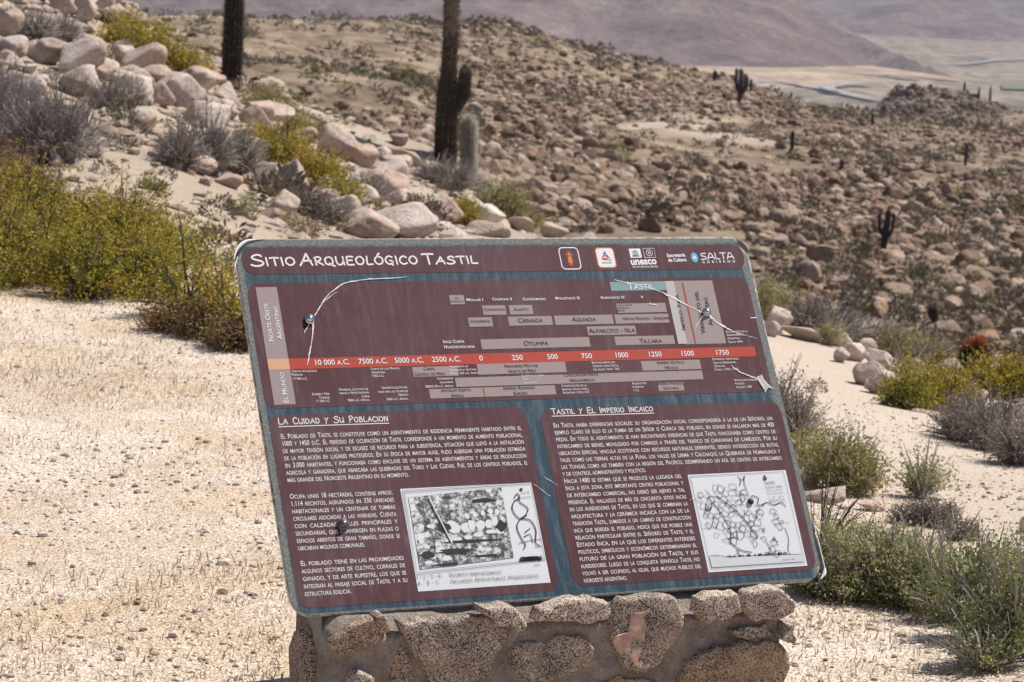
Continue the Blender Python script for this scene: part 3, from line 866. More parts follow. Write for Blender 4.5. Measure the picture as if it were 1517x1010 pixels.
# ---- paragraphs
def lerp(a, b, t): return np.array(a) + (np.array(b) - np.array(a)) * t
BK = dict(bold=0.003, sc=0.79)
def paragraph(lines, l0, l1, r0, rk, krow, lastr, h):
    """l0, l1: baseline starts of the first and last line; r0: right end of the first; rk: right end of line krow; lastr: right end of the last"""
    s = Shape(); n = len(lines) - 1
    L0, L1, R0, RK = P(*l0), P(*l1), P(*r0), P(*rk)
    for k, t in enumerate(lines):
        A = lerp(L0, L1, k / n); B = R0 + (RK - R0) * (k / krow)
        B[1] = A[1] + (R0[1] - L0[1])
        if k == n:
            B = P(*lastr); B[1] = A[1]
            put_line(s, t, A, B, h * ML, **BK)
        else: put_just(s, t, A, B, h * ML, **BK)
    return s.build('paragraph', I['white'], Z2)
paragraph(['El Poblado de Tastil se constituye como un asentamiento de residencia permanente habitado entre el',
           '1000 y 1450 d.C. El período de ocupación de Tastil corresponde a un momento de aumento poblacional,',
           'de mayor tensión social y de escasez de recursos para la subsistencia, situación que llevó a la instalación',
           'de la población en lugares protegidos. En su época de mayor auge, pudo albergar una población estimada',
           'en 3.000 habitantes, y funcionaba como enclave de un sistema de asentamientos y áreas de producción',
           'agrícola y ganadera, que abarcaba las quebradas del Toro y Las Cuevas. Fue, de los centros poblados, el',
           'más grande del Noroeste Argentino en su momento.'],
          (416, 650), (425.8, 714.5), (772.7, 636.8), (782.2, 688.2), 5, (606.3, 706.3), 7.1)
paragraph(['Ocupa unas 18 hectáreas, contiene aprox.', '1.114 recintos, agrupados en 330 unidades', 'habitacionales y un centenar de tumbas',
           'circulares asociadas a las viviendas. Cuenta', 'con calzadas, calles principales y', 'secundarias, que convergen en plazas o',
           'espacios abiertos de gran tamaño, donde se', 'ubicaban molinos comunales.'],
          (429.3, 739.1), (441.6, 815.5), (582.3, 732.4), (592.7, 796.5), 6, (541.4, 811), 7.1)
paragraph(['El poblado tiene en las proximidades', 'algunos sectores de cultivo, corrales de', 'ganado, y de arte rupestre, los que se', 'integran al paisaje social de Tastil y a su', 'estructura edilicia.'],
          (445.4, 838.5), (451.8, 883.3), (598.4, 829.2), (604.4, 863.4), 3, (520.8, 879.8), 7.1)
paragraph(['En Tastil había diferencias sociales: su organización social correspondería a la de un Señorío, un',
           'ejemplo claro de ello es la tumba de un Señor o Curaca del poblado, en donde se hallaron más de 400',
           'piezas. En todo el asentamiento se han encontrado evidencias de que Tastil funcionaba como centro de',
           'intercambio de bienes, movilizado por caminos a través del tráfico de caravanas de camélidos. Por su',
           'ubicación especial vincula ecotonos con recursos naturales diferentes, siendo intersección de rutas,',
           'tales como las tierras altas de la Puna, los valles de Lerma y Calchaquí, la Quebrada de Humahuaca y',
           'las Yungas, como así también con la región del Pacífico, desempeñando un rol de centro de intercambio',
           'y de control administrativo y político.'],
          (820, 633.6), (833.7, 705.2), (1144.6, 622.2), (1158.3, 680.6), 6, (957.8, 700.2), 7.0)
paragraph(['Hacia 1480 se estima que se produce la llegada del', 'Inca a esta zona, este importante centro poblacional y', 'de intercambio comercial, no debió ser ajeno a tal',
           'presencia. El hallazgo de más de cincuenta sitios incas', 'en los alrededores de Tastil, en los que se combinan la', 'arquitectura y la cerámica incaica con la de la',
           'tradición Tastil, sumados a un camino de construcción', 'inca que bordea el poblado, indica que fue posible una', 'relación particular entre el Señorío de Tastil y el',
           'Estado Inca, en la que los diferentes intereses', 'políticos, simbólicos y económicos determinarían el', 'futuro de la gran población de Tastil y sus',
           'alrededores. Luego de la conquista española Tastil no', 'volvió a ser ocupado, al igual que muchos pueblos del', 'noroeste argentino.'],
          (836, 716), (865.1, 863.2), (1010.4, 708), (1039.5, 843), 13, (929.6, 860), 7.0)

# ---- timeline boxes
def tbox(tl, br, col='grey', z=Z2): return rect('timeline_box', tl, br, col, z)
field('region_strip', (378.2, 425.6), (438.1, 598.8), (378.2, 425.6), (406.3, 599.9), 0.0005, 'grey', Z2)
x0, x1 = P(378.2, 425.6)[0], P(438.1, 598.8)[0]
yb0, yb1 = P(430.4, 547.2)[1], P(428.2, 531.2)[1]
s = Shape(); s.poly([(x0, yb0), (x1, yb0), (x1, yb1), (x0, yb1)]); s.build('region_strip', I['peach'], Z3)
s = Shape(); xr = P(1119, 520)[0]; s.poly([(x1, yb0), (xr, yb0), (xr, yb1), (x1, yb1)]); s.build('date_bar', I['red'], Z2)
tbox((902.7, 417.7), (994.6, 429.6), 'tealbox', Z2)
tbox((992.8, 416.2), (1075.7, 508.6))
for tl, br in [((665, 437.3), (688.9, 450.7)), ((713.7, 452.7), (750.7, 466.1)), ((753.3, 452.2), (790.4, 465.4)), ((692.8, 470.5), (730.6, 483.6)),
               ((751.8, 469.2), (819.2, 481.3)), ((820.3, 467.7), (909.4, 479.7)), ((909.6, 466.1), (992, 477.9)), ((912.2, 449.9), (988, 462.3)),
               ((868.7, 483.8), (943.1, 495.2)), ((711.3, 502.9), (874.9, 513.5)), ((909.6, 498.8), (1000, 509.4)),
               ((610, 543.7), (679.6, 556.5)), ((705.7, 539.5), (839.6, 551.3)), ((673.5, 559.7), (1042.2, 561.7)),
               ((635, 576.6), (824.1, 584.2)), ((949, 535.1), (1039.2, 546.6)), ((973.5, 567), (1013.9, 578.3))]:
    tbox(tl, br)
s = Shape(); xa, xb = P(984.3, 416.5)[0], P(1017.8, 509.2)[0]; ya, yb = P(1017.8, 509.2)[1], P(984.3, 416.5)[1]
s.poly([(xa, ya), (xb, ya), (xb, yb), (xa, yb)]); s.build('timeline_band', I['lgrey'], Z3)
px_ribbon('divider_line', [(1010.8, 419.3), (1030.1, 507.8)], 2.2, I['red'], Z4)
px_ribbon('divider_line', [(715.5, 574.4), (717.8, 587)], 1.1, I['red'], Z4)

TXT_W = [('Mollar I', (690.7, 446.3), (715.7, 446), 4.4), ('Chuscha II', (728.9, 445.3), (758.5, 445), 4.4), ('Choromoro', (774.2, 445.3), (808.7, 444.8), 4.4), ('Molleyaco III', (822.3, 444), (858.9, 443.5), 4.4),
         ('Rupachico IV', (889.8, 443.2), (925.3, 442.4), 4.4), ('V', (949.3, 442.4), (953, 442.4), 4.4), ('Inca Cueva', (656, 508.6), (687.9, 508), 4.8), ('Huachichocana', (657.5, 516.3), (703.4, 515.5), 4.8)]
TXT_S = [('Cuevas de Lascaux', (431.7, 551.8), (469.4, 551), 3.6), ('Francia', (432.2, 557), (448.3, 556.6), 3.6), ('17 000 a.C.', (433.6, 562.9), (455.5, 562.5), 3.6),
         ('Cueva de las Manos', (548.8, 548.3), (591.3, 547.2), 3.6), ('Argentina', (550.2, 553.6), (570.5, 553), 3.6), ('7350 a.C.', (551.2, 558.9), (569.4, 558.4), 3.6),
         ('Göbekli Tepe', (461.7, 585.9), (487.9, 585.1), 3.6), ('Turquía', (472.4, 591), (488.7, 590.4), 3.6), ('11 500 a.C.', (467.8, 596.2), (489, 595.6), 3.6),
         ('Primeros cultivos de', (501.8, 579.2), (545.3, 577.9), 3.6), ('arroz a Pengtoushan', (502.6, 584.4), (546.4, 582.9), 3.6), ('China', (535.7, 589.2), (547.5, 588.7), 3.6), ('7800 a.C. Aprox.', (514.9, 595), (547.8, 594), 3.6),
         ('Domesticación del', (565.4, 576.5), (603.4, 575.2), 3.6), ('maíz por los Olmecas', (560, 582.4), (604.2, 580.9), 3.6), ('México', (590, 587), (604.7, 586.4), 3.6), ('5000 a.C. Aprox.', (572.6, 593.4), (605.2, 592.3), 3.6),
         ('Nacimiento de', (666.2, 544.8), (693.5, 544), 3.4), ('Siddhartha Gotama', (666.2, 549.9), (705.8, 548.8), 3.4), ('Nepal / 560 a.C. Aprox.', (666.2, 554.9), (710.3, 553.9), 3.4),
         ('Stonehenge', (647.5, 562.9), (671, 562.1), 3.6), ('Inglaterra', (651.5, 568.2), (671.5, 567.4), 3.6), ('2800/2100 a.C. Aprox.', (629.6, 574.6), (672.3, 573.3), 3.6),
         ('El Señor de Sipán', (772.6, 558.5), (806, 557.6), 3.2), ('Perú', (774, 563), (783.2, 562.7), 3.2), ('250 d.C. Aprox.', (775.2, 568.8), (796, 568), 3.2),
         ('Bagdad reemplaza', (876.4, 538.9), (911.2, 538.2), 3.6), ('Damasco como Capital', (878.2, 544.1), (916, 543), 3.6), ('del Islam / Irak / 762', (878.7, 549.2), (917.4, 548.1), 3.6),
         ('Construcción de la', (831.3, 573.4), (868.7, 572.4), 3.6), ('Basílica Santa Sofía', (832.6, 578.6), (871, 577.5), 3.6), ('Bizantina / 532 a 537', (833.7, 583.6), (873, 582.4), 3.6),
         ('Angkor Vat', (935.9, 570), (957.3, 569.4), 3.6), ('Camboya', (936.7, 575), (953.4, 574.4), 3.6), ('1113', (937.9, 580), (946.4, 579.8), 3.6),
         ('Expansión territorial', (1055.1, 533.8), (1094.3, 532.8), 3.6), ('bajo el Emperador', (1056.9, 539), (1089.9, 538.2), 3.6), ('Qianlong', (1057.7, 544.1), (1074.4, 543.6), 3.6), ('China / 1735 a 1796', (1058.2, 549.3), (1093.8, 548.2), 3.6),
         ('Declaración de la', (1075, 493.1), (1107.1, 492.2), 3.6), ('Independencia', (1076.5, 498), (1101.5, 497.2), 3.6), ('Argentina', (1077.5, 503.1), (1096.3, 502.5), 3.6), ('9 Julio 1816', (1078.3, 508.3), (1100.2, 507.5), 3.6),
         ('Revolución Francesa', (1087.8, 565), (1124.1, 564), 3.6), ('Francia', (1089.1, 570.1), (1102.8, 569.6), 3.6), ('14 Julio 1789', (1089.9, 575.2), (1113.8, 574.6), 3.6)]
TXT_D = [('San', (673.5, 443.3), (680.2, 443.1), 3.2), ('Francisco', (667.8, 448), (686.9, 447.5), 3.2), ('Condorhuasi', (716.5, 460.6), (748.2, 460.1), 4.3), ('Alamito', (761, 460.5), (783.4, 460.1), 4.6), ('Vaquerias', (696.7, 478.2), (726.5, 477.7), 4.8),
         ('Cienaga', (767.5, 478.2), (804, 477.3), 7.2), ('Aguada', (847.3, 476.6), (882.9, 475.8), 7.2), ('Urnas Hualfin - Shiquimil', (922.5, 474.2), (992.8, 473.1), 5), ('Alfarcito - Isla', (872.6, 493.5), (941, 492), 7.4),
         ('Otumpa', (775.7, 512.1), (812.5, 511.4), 7.4), ('Tilcara', (947.7, 508.4), (980.7, 507.8), 7.2), ('Santa María', (914.8, 453.6), (936.7, 453), 3), ('Famabalasto', (914.8, 457.6), (932.8, 457.1), 3), ('Belén', (914.8, 461.4), (926, 461), 3),
         ('Caral', (627.4, 548.9), (644.3, 548.3), 5), ('Centro de Perú', (614, 556.9), (660, 555.7), 5), ('Antiguo Egipto', (653.4, 581), (697.7, 579.6), 5), ('África', (668.3, 588.6), (686.8, 588), 5),
         ('Imperio Romano', (745.6, 577.7), (792.7, 576.2), 5), ('Europa', (761, 585.2), (781.6, 584.5), 5), ('Pirámides Moche', (747.4, 545), (797.1, 543.5), 5), ('Norte de Perú', (753.3, 552.6), (794.5, 551.2), 5),
         ('Civilización Maya', (836.2, 558.1), (886.2, 556.6), 5), ('Mesoamérica', (844, 566), (881.3, 564.7), 5), ('Imperio Azteca', (973.2, 539.6), (1013.9, 538.4), 5), ('México', (984.8, 547), (1004.9, 546.4), 4.8),
         ('Imperio Mongol', (974.5, 570.5), (1011.9, 569.4), 4.6), ('Euro-Asia', (983, 577.3), (1005.7, 576.6), 4.6)]
TXT_R = [('10 000 a.C.', (465, 541), (518.6, 539.8)), ('7500 a.C.', (530.9, 539.4), (575, 538.3)), ('5000 a.C.', (584.4, 537.9), (628.2, 537)), ('2500 a.C.', (640, 536.5), (682.8, 535.5)), ('0', (710, 534.5), (715.8, 534.4)),
         ('250', (758.5, 533.7), (774.7, 533.2)), ('500', (810.5, 532.3), (826.7, 532)), ('750', (861, 531.2), (877.4, 530.7)), ('1000', (910.4, 529.8), (931, 529.3)), ('1250', (959.8, 528.6), (980.4, 528.1)), ('1500', (1008, 527.4), (1028.3, 526.9)), ('1750', (1059.5, 526), (1080.1, 525.5))]
def texts(name, lst, col, z, bold=.008, hh=None):
    for it in lst:
        s = Shape(); put_line(s, it[0], P(*it[1]), P(*it[2]), (hh or it[3]) * ML, bold=bold, sc=.8); s.build(name, I[col], z)
texts('culture_lettering', TXT_W, 'white', Z4, .012)
texts('event_lettering', TXT_S, 'white', Z4, 0.0)
texts('box_lettering', TXT_D, 'black', Z4, 0.0)
texts('date_lettering', TXT_R, 'white', Z4, .010, 8.0)
texts('box_lettering', [('Tastil', (930.2, 428.9), (968.8, 427.7), 9.8)], 'white', Z4, .006)
def vert_text(items, col):
    for t, a, b, h in items:
        s = Shape(); put_line(s, t, P(*a), P(*b), h * ML, bold=.008, sc=.8); s.build('vertical_lettering', I[col], Z4)
vert_text([('Norte Oeste', (405.2, 506.3), (395.8, 449.6), 7.2), ('Argentino', (418, 502.6), (409.9, 453.6), 7.2), ('El Mundo', (427.4, 597.2), (419.5, 551.6), 7.6)], 'white')
vert_text([('Imperio Inca', (1015.6, 489.8), (1004.5, 436.2), 7), ('Virreinato del', (1045, 494.4), (1033.4, 431.6), 7), ('Alto Perú', (1056, 482), (1047.4, 440.6), 7)], 'black')

# ---- emblems in the heading
s = Shape(); x0, y0, x1, y1 = box_px((826.7, 367), (861.3, 398.4)); rr_ = rrect(x0, y0, x1, y1, .009, 6); s.ribbon(rr_ + rr_[:1], 1.7 * ML, 0, False); s.build('emblem_frame', I['white'], Z2)
cx, cy = (x0 + x1) / 2, (y0 + y1) / 2
s = Shape(); k = ML
def fig(pts): s.poly([(cx + a * k, cy + b * k) for a, b in pts])
for q in ([(-2.5, 13), (-.6, 10.5), (0, 9), (-1.4, 9)], [(2.5, 13), (.6, 10.5), (0, 9), (1.4, 9)], [(-2, 9), (2, 9), (2.6, 6), (1.4, 4), (-1.4, 4), (-2.6, 6)], [(-1, 4), (1, 4), (1, 3), (-1, 3)],
          [(-3, 3), (3, 3), (3.6, -2), (4.2, -7), (-4.2, -7), (-3.6, -2)], [(-3, -7), (-.9, -7), (-.9, -12), (-2.2, -12)], [(3, -7), (.9, -7), (.9, -12), (2.2, -12)]): fig(q)
for sg in (-1, 1): s.ribbon([(cx + sg * 2.6 * k, cy + 2.6 * k), (cx + sg * 5.2 * k, cy + 5 * k), (cx + sg * 4 * k, cy + 8.5 * k)], 1.1 * k)
s.build('figure_emblem', I['orange'], Z2)
x0, y0, x1, y1 = box_px((879.8, 366.8), (914.3, 397)); s = Shape(); s.poly(rrect(x0, y0, x1, y1, .009, 6)); s.build('emblem_frame', I['orange'], Z2)
s = Shape(); s.poly(rrect(x0 + 1.7 * k, y0 + 1.7 * k, x1 - 1.7 * k, y1 - 1.7 * k, .007, 6)); s.build('emblem_card', I['white'], Z3)
cx, cy = (x0 + x1) / 2, (y0 + y1) / 2 + .6 * k
def tri_set(name, col, polys):
    s = Shape()
    for q in polys: s.poly([(cx + a * k, cy + b * k) for a, b in q])
    s.build(name, I[col], Z4)
tri_set('triangle_emblem', 'blue', [[(0, 11), (-3.4, 5), (-.4, 4.2), (2.6, 6)], [(-7.6, -2.4), (-3.6, -.2), (-5.4, .9)]])
tri_set('triangle_emblem', 'red', [[(-3.8, 4.2), (-6.2, -.2), (.4, 3)], [(3, 5), (-1, 2.4), (7.4, -2.6)], [(-8, -3.4), (-2, -.6), (.2, -4.6), (-3, -4.4)], [(-1.6, -.2), (4.8, -2.4), (1, -4.4)]])
tri_set('triangle_emblem', 'green', [[(9.6, -5.2), (8, -3), (1, -5)]])
s = Shape(); put_line(s, 'QHAPAQ ÑAN', (cx - 8.5 * k, cy - 10.5 * k), (cx + 8.5 * k, cy - 10.5 * k), 3 * k); s.build('emblem_lettering', I['soft'], Z4)
# two small cards: temple and ring, with the word below
s = Shape(); x0, y0, x1, y1 = box_px((931, 368.4), (950.8, 381.8)); s.poly([(x0, y0), (x1, y0), (x1, y1), (x0, y1)]); s.build('temple_card', I['white'], Z2)
cx, cy = (x0 + x1) / 2, (y0 + y1) / 2
s = Shape(); s.poly([(cx - 5 * k, cy + 2.2 * k), (cx + 5 * k, cy + 2.2 * k), (cx, cy + 5 * k)])
for j in range(-2, 3): s.ribbon([(cx + j * 2.1 * k, cy + 1.6 * k), (cx + j * 2.1 * k, cy - 2.6 * k)], .9 * k, 0, False)
for j in range(3): s.ribbon([(cx - (5 + j * .5) * k, cy - (3.2 + j * 1.1) * k), (cx + (5 + j * .5) * k, cy - (3.2 + j * 1.1) * k)], .7 * k, 0, False)
s.build('temple_emblem', I['soft'], Z3)
s = Shape(); x0, y0, x1, y1 = box_px((952, 368.0), (971.4, 381.3)); s.ribbon([(x0, y0), (x1, y0), (x1, y1), (x0, y1), (x0, y0)], .8 * k, 0, False)
cx, cy = (x0 + x1) / 2, (y0 + y1) / 2
c_ = [(cx + 5.2 * k * math.cos(t), cy + 5.2 * k * math.sin(t)) for t in np.linspace(0, 2 * math.pi, 20)]; s.ribbon(c_, .9 * k, 0, False)
c_ = [(cx + 2.3 * k * math.cos(t + .78), cy + 2.3 * k * math.sin(t + .78)) for t in np.linspace(0, 2 * math.pi, 5)]; s.ribbon(c_, 1.2 * k, 0, False)
s.build('ring_emblem', I['white'], Z2)
s = Shape(); put_line(s, 'unesco', P(934.6, 392.3), P(973.2, 391), 11.5 * ML, smallcaps=False, bold=.035); s.build('sponsor_lettering', I['white'], Z2)
s = Shape(); put_line(s, 'Sitio del Patrimonio Mundial', P(937.2, 396.6), P(974.6, 395.9), 3.2 * ML, smallcaps=False, bold=.01); s.build('sponsor_lettering', I['white'], Z2)
s = Shape(); put_line(s, 'Secretaría', P(988.2, 381), P(1015.2, 379.9), 5.6 * ML, smallcaps=False, bold=.03); s.build('sponsor_lettering', I['white'], Z2)
s = Shape(); put_line(s, 'de Cultura', P(990, 387.8), P(1017.2, 386.9), 5.6 * ML, smallcaps=False, bold=.03); s.build('sponsor_lettering', I['white'], Z2)
s = Shape(); c0 = P(1028.6, 381.4); s.poly([(c0[0] + 6.2 * k * math.cos(t), c0[1] + 8.4 * k * math.sin(t)) for t in np.linspace(0, 2 * math.pi, 26)[:-1]]); s.build('oval_emblem', I['sky'], Z2)
s = Shape()
for j in range(8):
    a_ = j * math.pi / 4; s.poly([(c0[0] + 4.6 * k * math.cos(a_), c0[1] + 4.9 * k * math.sin(a_)), (c0[0] + 1.8 * k * math.cos(a_ + .45), c0[1] + 1.8 * k * math.sin(a_ + .45)), (c0[0], c0[1]), (c0[0] + 1.8 * k * math.cos(a_ - .45), c0[1] + 1.8 * k * math.sin(a_ - .45))])
s.build('sun_emblem', I['white'], Z3)
SF2 = {'S': (.8, [[(.74, .97), (.2, .97), (.06, .8), (.12, .58), (.62, .46), (.74, .25), (.6, .02), (.02, .02)]]), 'A': (.95, [[(0, 0), (.3, .88), (.46, 1), (.62, .88), (.94, 0)], [(.2, .3), (.74, .3)]]), 'L': (.6, [[(.06, 1), (.06, .12), (.16, .02), (.6, .02)]]), 'T': (.8, [[(0, .98), (.8, .98)], [(.4, .98), (.4, 0)]])}
s = Shape(); x = 0; A_, B_ = P(1039, 384.4), P(1087.3, 383); e_ = B_ - A_; Lg = np.linalg.norm(e_); e_ /= Lg; u_ = np.array([-e_[1], e_[0]])
wt = sum(SF2[c][0] for c in 'SALTA') + .14 * 4
for c in 'SALTA':
    for ln in SF2[c][1]: s.ribbon([A_ + e_ * (x + a) * Lg / wt + u_ * b * 10.4 * ML for a, b in ln], 1.7 * ML)
    x += SF2[c][0] + .14
put_line(s, 'GOBIERNO', P(1040.4, 390.0), P(1089.2, 388.8), 4.0 * ML, bold=.02, track=.95)
s.build('province_lettering', I['white'], Z2)

# ---- the old photograph, lower left
pr = dict(TL=(592.5, 724.3), TR=(788, 714), BR=(815.5, 863), BL=(617, 876.6))
pic = rect('photo_card', pr['TL'], pr['BR'], 'paper', Z2)
def pq(u, v):                      # fractions across and down the card
    a, b, c, d = [P(*pr[n]) for n in ('TL', 'TR', 'BR', 'BL')]
    return tuple((a * (1 - u) + b * u) * (1 - v) + (d * (1 - u) + c * u) * v)
def bw_mat():
    m, nt, bs = newmat('black_and_white_print')
    v = N(nt, 'ShaderNodeTexCoord').outputs['Object']
    vo = N(nt, 'ShaderNodeTexVoronoi'); vo.inputs['Scale'].default_value = 80; vo.inputs['Randomness'].default_value = 1; L(nt, v, vo.inputs['Vector'])
    n1 = noise(nt, v, 30, 5, .7); n2 = noise(nt, v, 170, 5, .75)
    a_ = N(nt, 'ShaderNodeMath', operation='MULTIPLY_ADD'); L(nt, vo.outputs['Distance'], a_.inputs[0]); a_.inputs[1].default_value = -.30; L(nt, n1.outputs[0], a_.inputs[2])
    b_ = N(nt, 'ShaderNodeMath', operation='MULTIPLY_ADD'); L(nt, n2.outputs[0], b_.inputs[0]); b_.inputs[1].default_value = 1.0; L(nt, a_.outputs[0], b_.inputs[2])
    c = ramp(nt, [(.68, g(.012)), (.80, g(.10)), (.90, g(.34)), (1.0, g(.62))], b_.outputs[0])
    L(nt, c.outputs[0], bs.inputs['Base Color']); bs.inputs['Roughness'].default_value = .45; return m
s = Shape(); s.poly([pq(.05, .09), pq(.755, .04), pq(.755, .735), pq(.05, .79)]); s.build('old_photograph', bw_mat(), Z3, pic)
s = Shape()
rr = random.Random(4)
def blob(u, v, ru, rv, n=9, j=.22):
    a0 = rr.uniform(0, 6.28); s.poly([pq(u + ru * (1 + rr.uniform(-j, j)) * math.cos(a0 + t), v + rv * (1 + rr.uniform(-j, j)) * math.sin(a0 + t)) for t in np.linspace(0, 2 * math.pi, n, endpoint=False)])
for u, v, ru, rv in [(.34, .40, .05, .07), (.43, .41, .03, .05), (.48, .40, .028, .055), (.55, .40, .035, .05), (.61, .39, .025, .045), (.66, .37, .03, .05), (.46, .30, .02, .03), (.52, .29, .02, .03), (.58, .28, .018, .025), (.64, .27, .02, .03), (.69, .28, .018, .03),
                     (.29, .53, .03, .02), (.36, .52, .04, .018), (.44, .51, .03, .02), (.52, .49, .04, .025), (.62, .47, .04, .02), (.69, .48, .03, .018), (.22, .62, .03, .05), (.26, .70, .035, .03), (.12, .73, .03, .02), (.21, .56, .025, .03), (.14, .46, .02, .03), (.17, .38, .02, .02), (.11, .38, .018, .03), (.09, .52, .02, .03), (.13, .58, .02, .02)]:
    blob(u, v, ru, rv)
s.build('pale_stones_print', I['paper'], Z4, pic)
s = Shape()
for u, v, ru, rv in [(.27, .40, .05, .055), (.48, .55, .22, .012), (.33, .64, .13, .03), (.12, .66, .05, .04), (.60, .16, .09, .02), (.70, .42, .04, .05), (.25, .76, .10, .015), (.55, .70, .10, .012)]: blob(u, v, ru, rv, 14, .3)
s.ribbon([pq(.19, .12), pq(.24, .33), pq(.30, .55)], 2 * ML); s.build('dark_shadows_print', I['black'], Z4 + .0002, pic)
s = Shape(); s.ribbon([pq(.20, .10), pq(.26, .34), pq(.315, .56)], 1.8 * ML); s.build('pole_print', I['paper'], Z4 + .0004, pic)
s = Shape()
for q in ([(.025, .04), (.985, .02), (.985, .765), (.025, .82), (.025, .04)], [(.012, .02), (.995, .005), (.995, .78), (.012, .84), (.012, .02)]): s.ribbon([pq(*t) for t in q], .55 * ML, 0, False)
def pen(pts, w=1.1): s.ribbon(smooth_line([pq(*t) for t in pts], 4), w * ML, 0)
pen([(.84, .15), (.87, .11), (.88, .16), (.84, .18), (.81, .25), (.83, .33), (.87, .36), (.93, .27), (.88, .20), (.87, .15)], 1.6)
pen([(.91, .33), (.86, .36), (.82, .44), (.84, .56), (.86, .62), (.84, .66)], 1.6); pen([(.86, .36), (.93, .38), (.96, .48), (.94, .60), (.97, .64)], 1.6); pen([(.81, .60), (.90, .58), (1.0 - .01, .57)], .7); pen([(.87, .50), (.92, .46)]); pen([(.86, .54), (.91, .52), (.92, .60)])
for j in range(26): pen([(.80 + rr.uniform(0, .17), .66 + .10 + rr.uniform(-.025, .02)) for _ in range(3)], .9)
blob(.905, .07, .012, .016)
s.build('plan_drawing', I['black'], Z4, pic)
s = Shape(); put_line(s, 'Lote 34', pq(.90, .115), pq(.965, .11), 3 * ML); put_line(s, 'Enterratorio', pq(.89, .16), pq(.975, .155), 2.4 * ML); put_line(s, 'Planta', pq(.93, .655), pq(.985, .652), 2.4 * ML); put_line(s, 'Perfil', pq(.90, .83), pq(.95, .826), 2.4 * ML)
put_stroke(s, '1-2-3-4:', P(617.5, 858.5), P(657, 855.6), 5.6 * ML, .55 * ML, sc=.8, gap=.3); put_stroke(s, 'A - B - C:', P(619, 867.4), P(652, 865), 5.6 * ML, .55 * ML, sc=.8, gap=.2)
put_stroke(s, 'Recintos Habitacionales', P(666, 855), P(743, 850), 5.8 * ML, .55 * ML, sc=.8); put_stroke(s, 'Hallazgos Artefactuales Arqueologicos', P(668, 864.3), P(797.5, 855.6), 5.8 * ML, .55 * ML, sc=.8)
s.build('caption_lettering', I['soft'], Z4, pic)

# ---- the site plan, lower right
mp_ = dict(TL=(1018.4, 703.5), TR=(1161.9, 696), BR=(1196, 838), BL=(1051, 847.5))
plan = rect('plan_card', mp_['TL'], mp_['BR'], 'paper', Z2)
def mq(u, v):
    a, b, c, d = [P(*mp_[n]) for n in ('TL', 'TR', 'BR', 'BL')]
    return np.array((a * (1 - u) + b * u) * (1 - v) + (d * (1 - u) + c * u) * v)
s = Shape()
s.ribbon([mq(*t) for t in [(.02, .02), (.98, .02), (.98, .97), (.02, .97), (.02, .02)]], .6 * ML, 0, False)
rr = random.Random(9)
def inside(u, v):
    return (((u - .36) / .30) ** 2 + ((v - .43) / .30) ** 2 < 1) and not (u > .55 and v > .62) or (((u - .78) / .07) ** 2 + ((v - .54) / .14) ** 2 < 1) or (((u - .70) / .035) ** 2 + ((v - .78) / .09) ** 2 < 1) or (((u - .09) / .05) ** 2 + ((v - .22) / .07) ** 2 < 1) or (((u - .58) / .08) ** 2 + ((v - .72) / .05) ** 2 < 1)
st_ = .062
def hv(i, j):                      # a jittered lattice corner, the same for every cell that shares it
    q = random.Random(i * 7919 + j * 104729)
    return i * st_ / 2 + q.uniform(-.021, .021), j * st_ * .29 + .05 + q.uniform(-.018, .018)
for iy in range(0, 16):
    for ix in range(0, 17):
        i0 = 2 * ix + (iy % 2); j0 = 3 * iy
        if not inside(i0 * st_ / 2, j0 * st_ * .29 + .05): continue
        cn = [hv(i0, j0 - 2), hv(i0 + 1, j0 - 1), hv(i0 + 1, j0 + 1), hv(i0, j0 + 2), hv(i0 - 1, j0 + 1), hv(i0 - 1, j0 - 1)]
        if rr.random() < .2: continue
        c_ = np.mean(cn, axis=0); k_ = rr.uniform(.72, 1.12)
        pts = [mq(*(c_ + (np.array(q) - c_) * k_)) for q in cn]
        if rr.random() < .5: pts = smooth_line(pts + pts[:1], 3)
        else: pts = pts + pts[:1]
        if rr.random() < .3: pts = pts[:-2]
        s.ribbon(pts, rr.uniform(.45, .85) * ML, 0)
def mpen(pts, w=1.0): s.ribbon(smooth_line([mq(*t) for t in pts], 4), w * ML, 0)
mpen([(.50, .14), (.52, .08), (.50, .04), (.54, .09), (.57, .04), (.55, .12), (.56, .18)]); mpen([(.15, .24), (.2, .32), (.26, .45), (.30, .6), (.28, .72), (.36, .80), (.46, .83)], 1.3); mpen([(.24, .24), (.36, .35), (.47, .5), (.56, .68)], 1.4); mpen([(.12, .30), (.10, .38), (.16, .36), (.17, .30)])
mpen([(.68, .35), (.74, .33), (.80, .36), (.88, .34), (.92, .38)], 1.2); mpen([(.86, .60), (.87, .72), (.84, .82), (.85, .88)], .9); mpen([(.60, .25), (.66, .28), (.64, .34), (.70, .36)], 1.2); mpen([(.64, .74), (.66, .83), (.60, .84)])
mpen([(.03, .84), (.10, .838), (.22, .86), (.40, .862), (.60, .87), (.96, .88)], .8); s.ribbon([mq(.02, .56), mq(.16, .555)], .4 * ML); s.ribbon([mq(.80, .54), mq(.92, .55)], .4 * ML)
for j in range(34):
    u = rr.uniform(.2, .82); mpen([(u, .862 + .008 * u), (u + .006, .85 + rr.uniform(-.005, .008)), (u + .014, .866 + .006 * u)], 1.1)
for cu, cv in ((.13, .36), (.63, .60), (.33, .83), (.73, .72)):
    for j in range(14): a_ = rr.uniform(0, 6.28); s.ribbon([mq(cu, cv), mq(cu + .03 * math.cos(a_), cv + .04 * math.sin(a_))], .3 * ML)
ar = mq(.60, .47); s.poly([ar + np.array([-1.5, -2]) * ML, ar + np.array([1.5, -2]) * ML, ar + np.array([0, 4]) * ML])
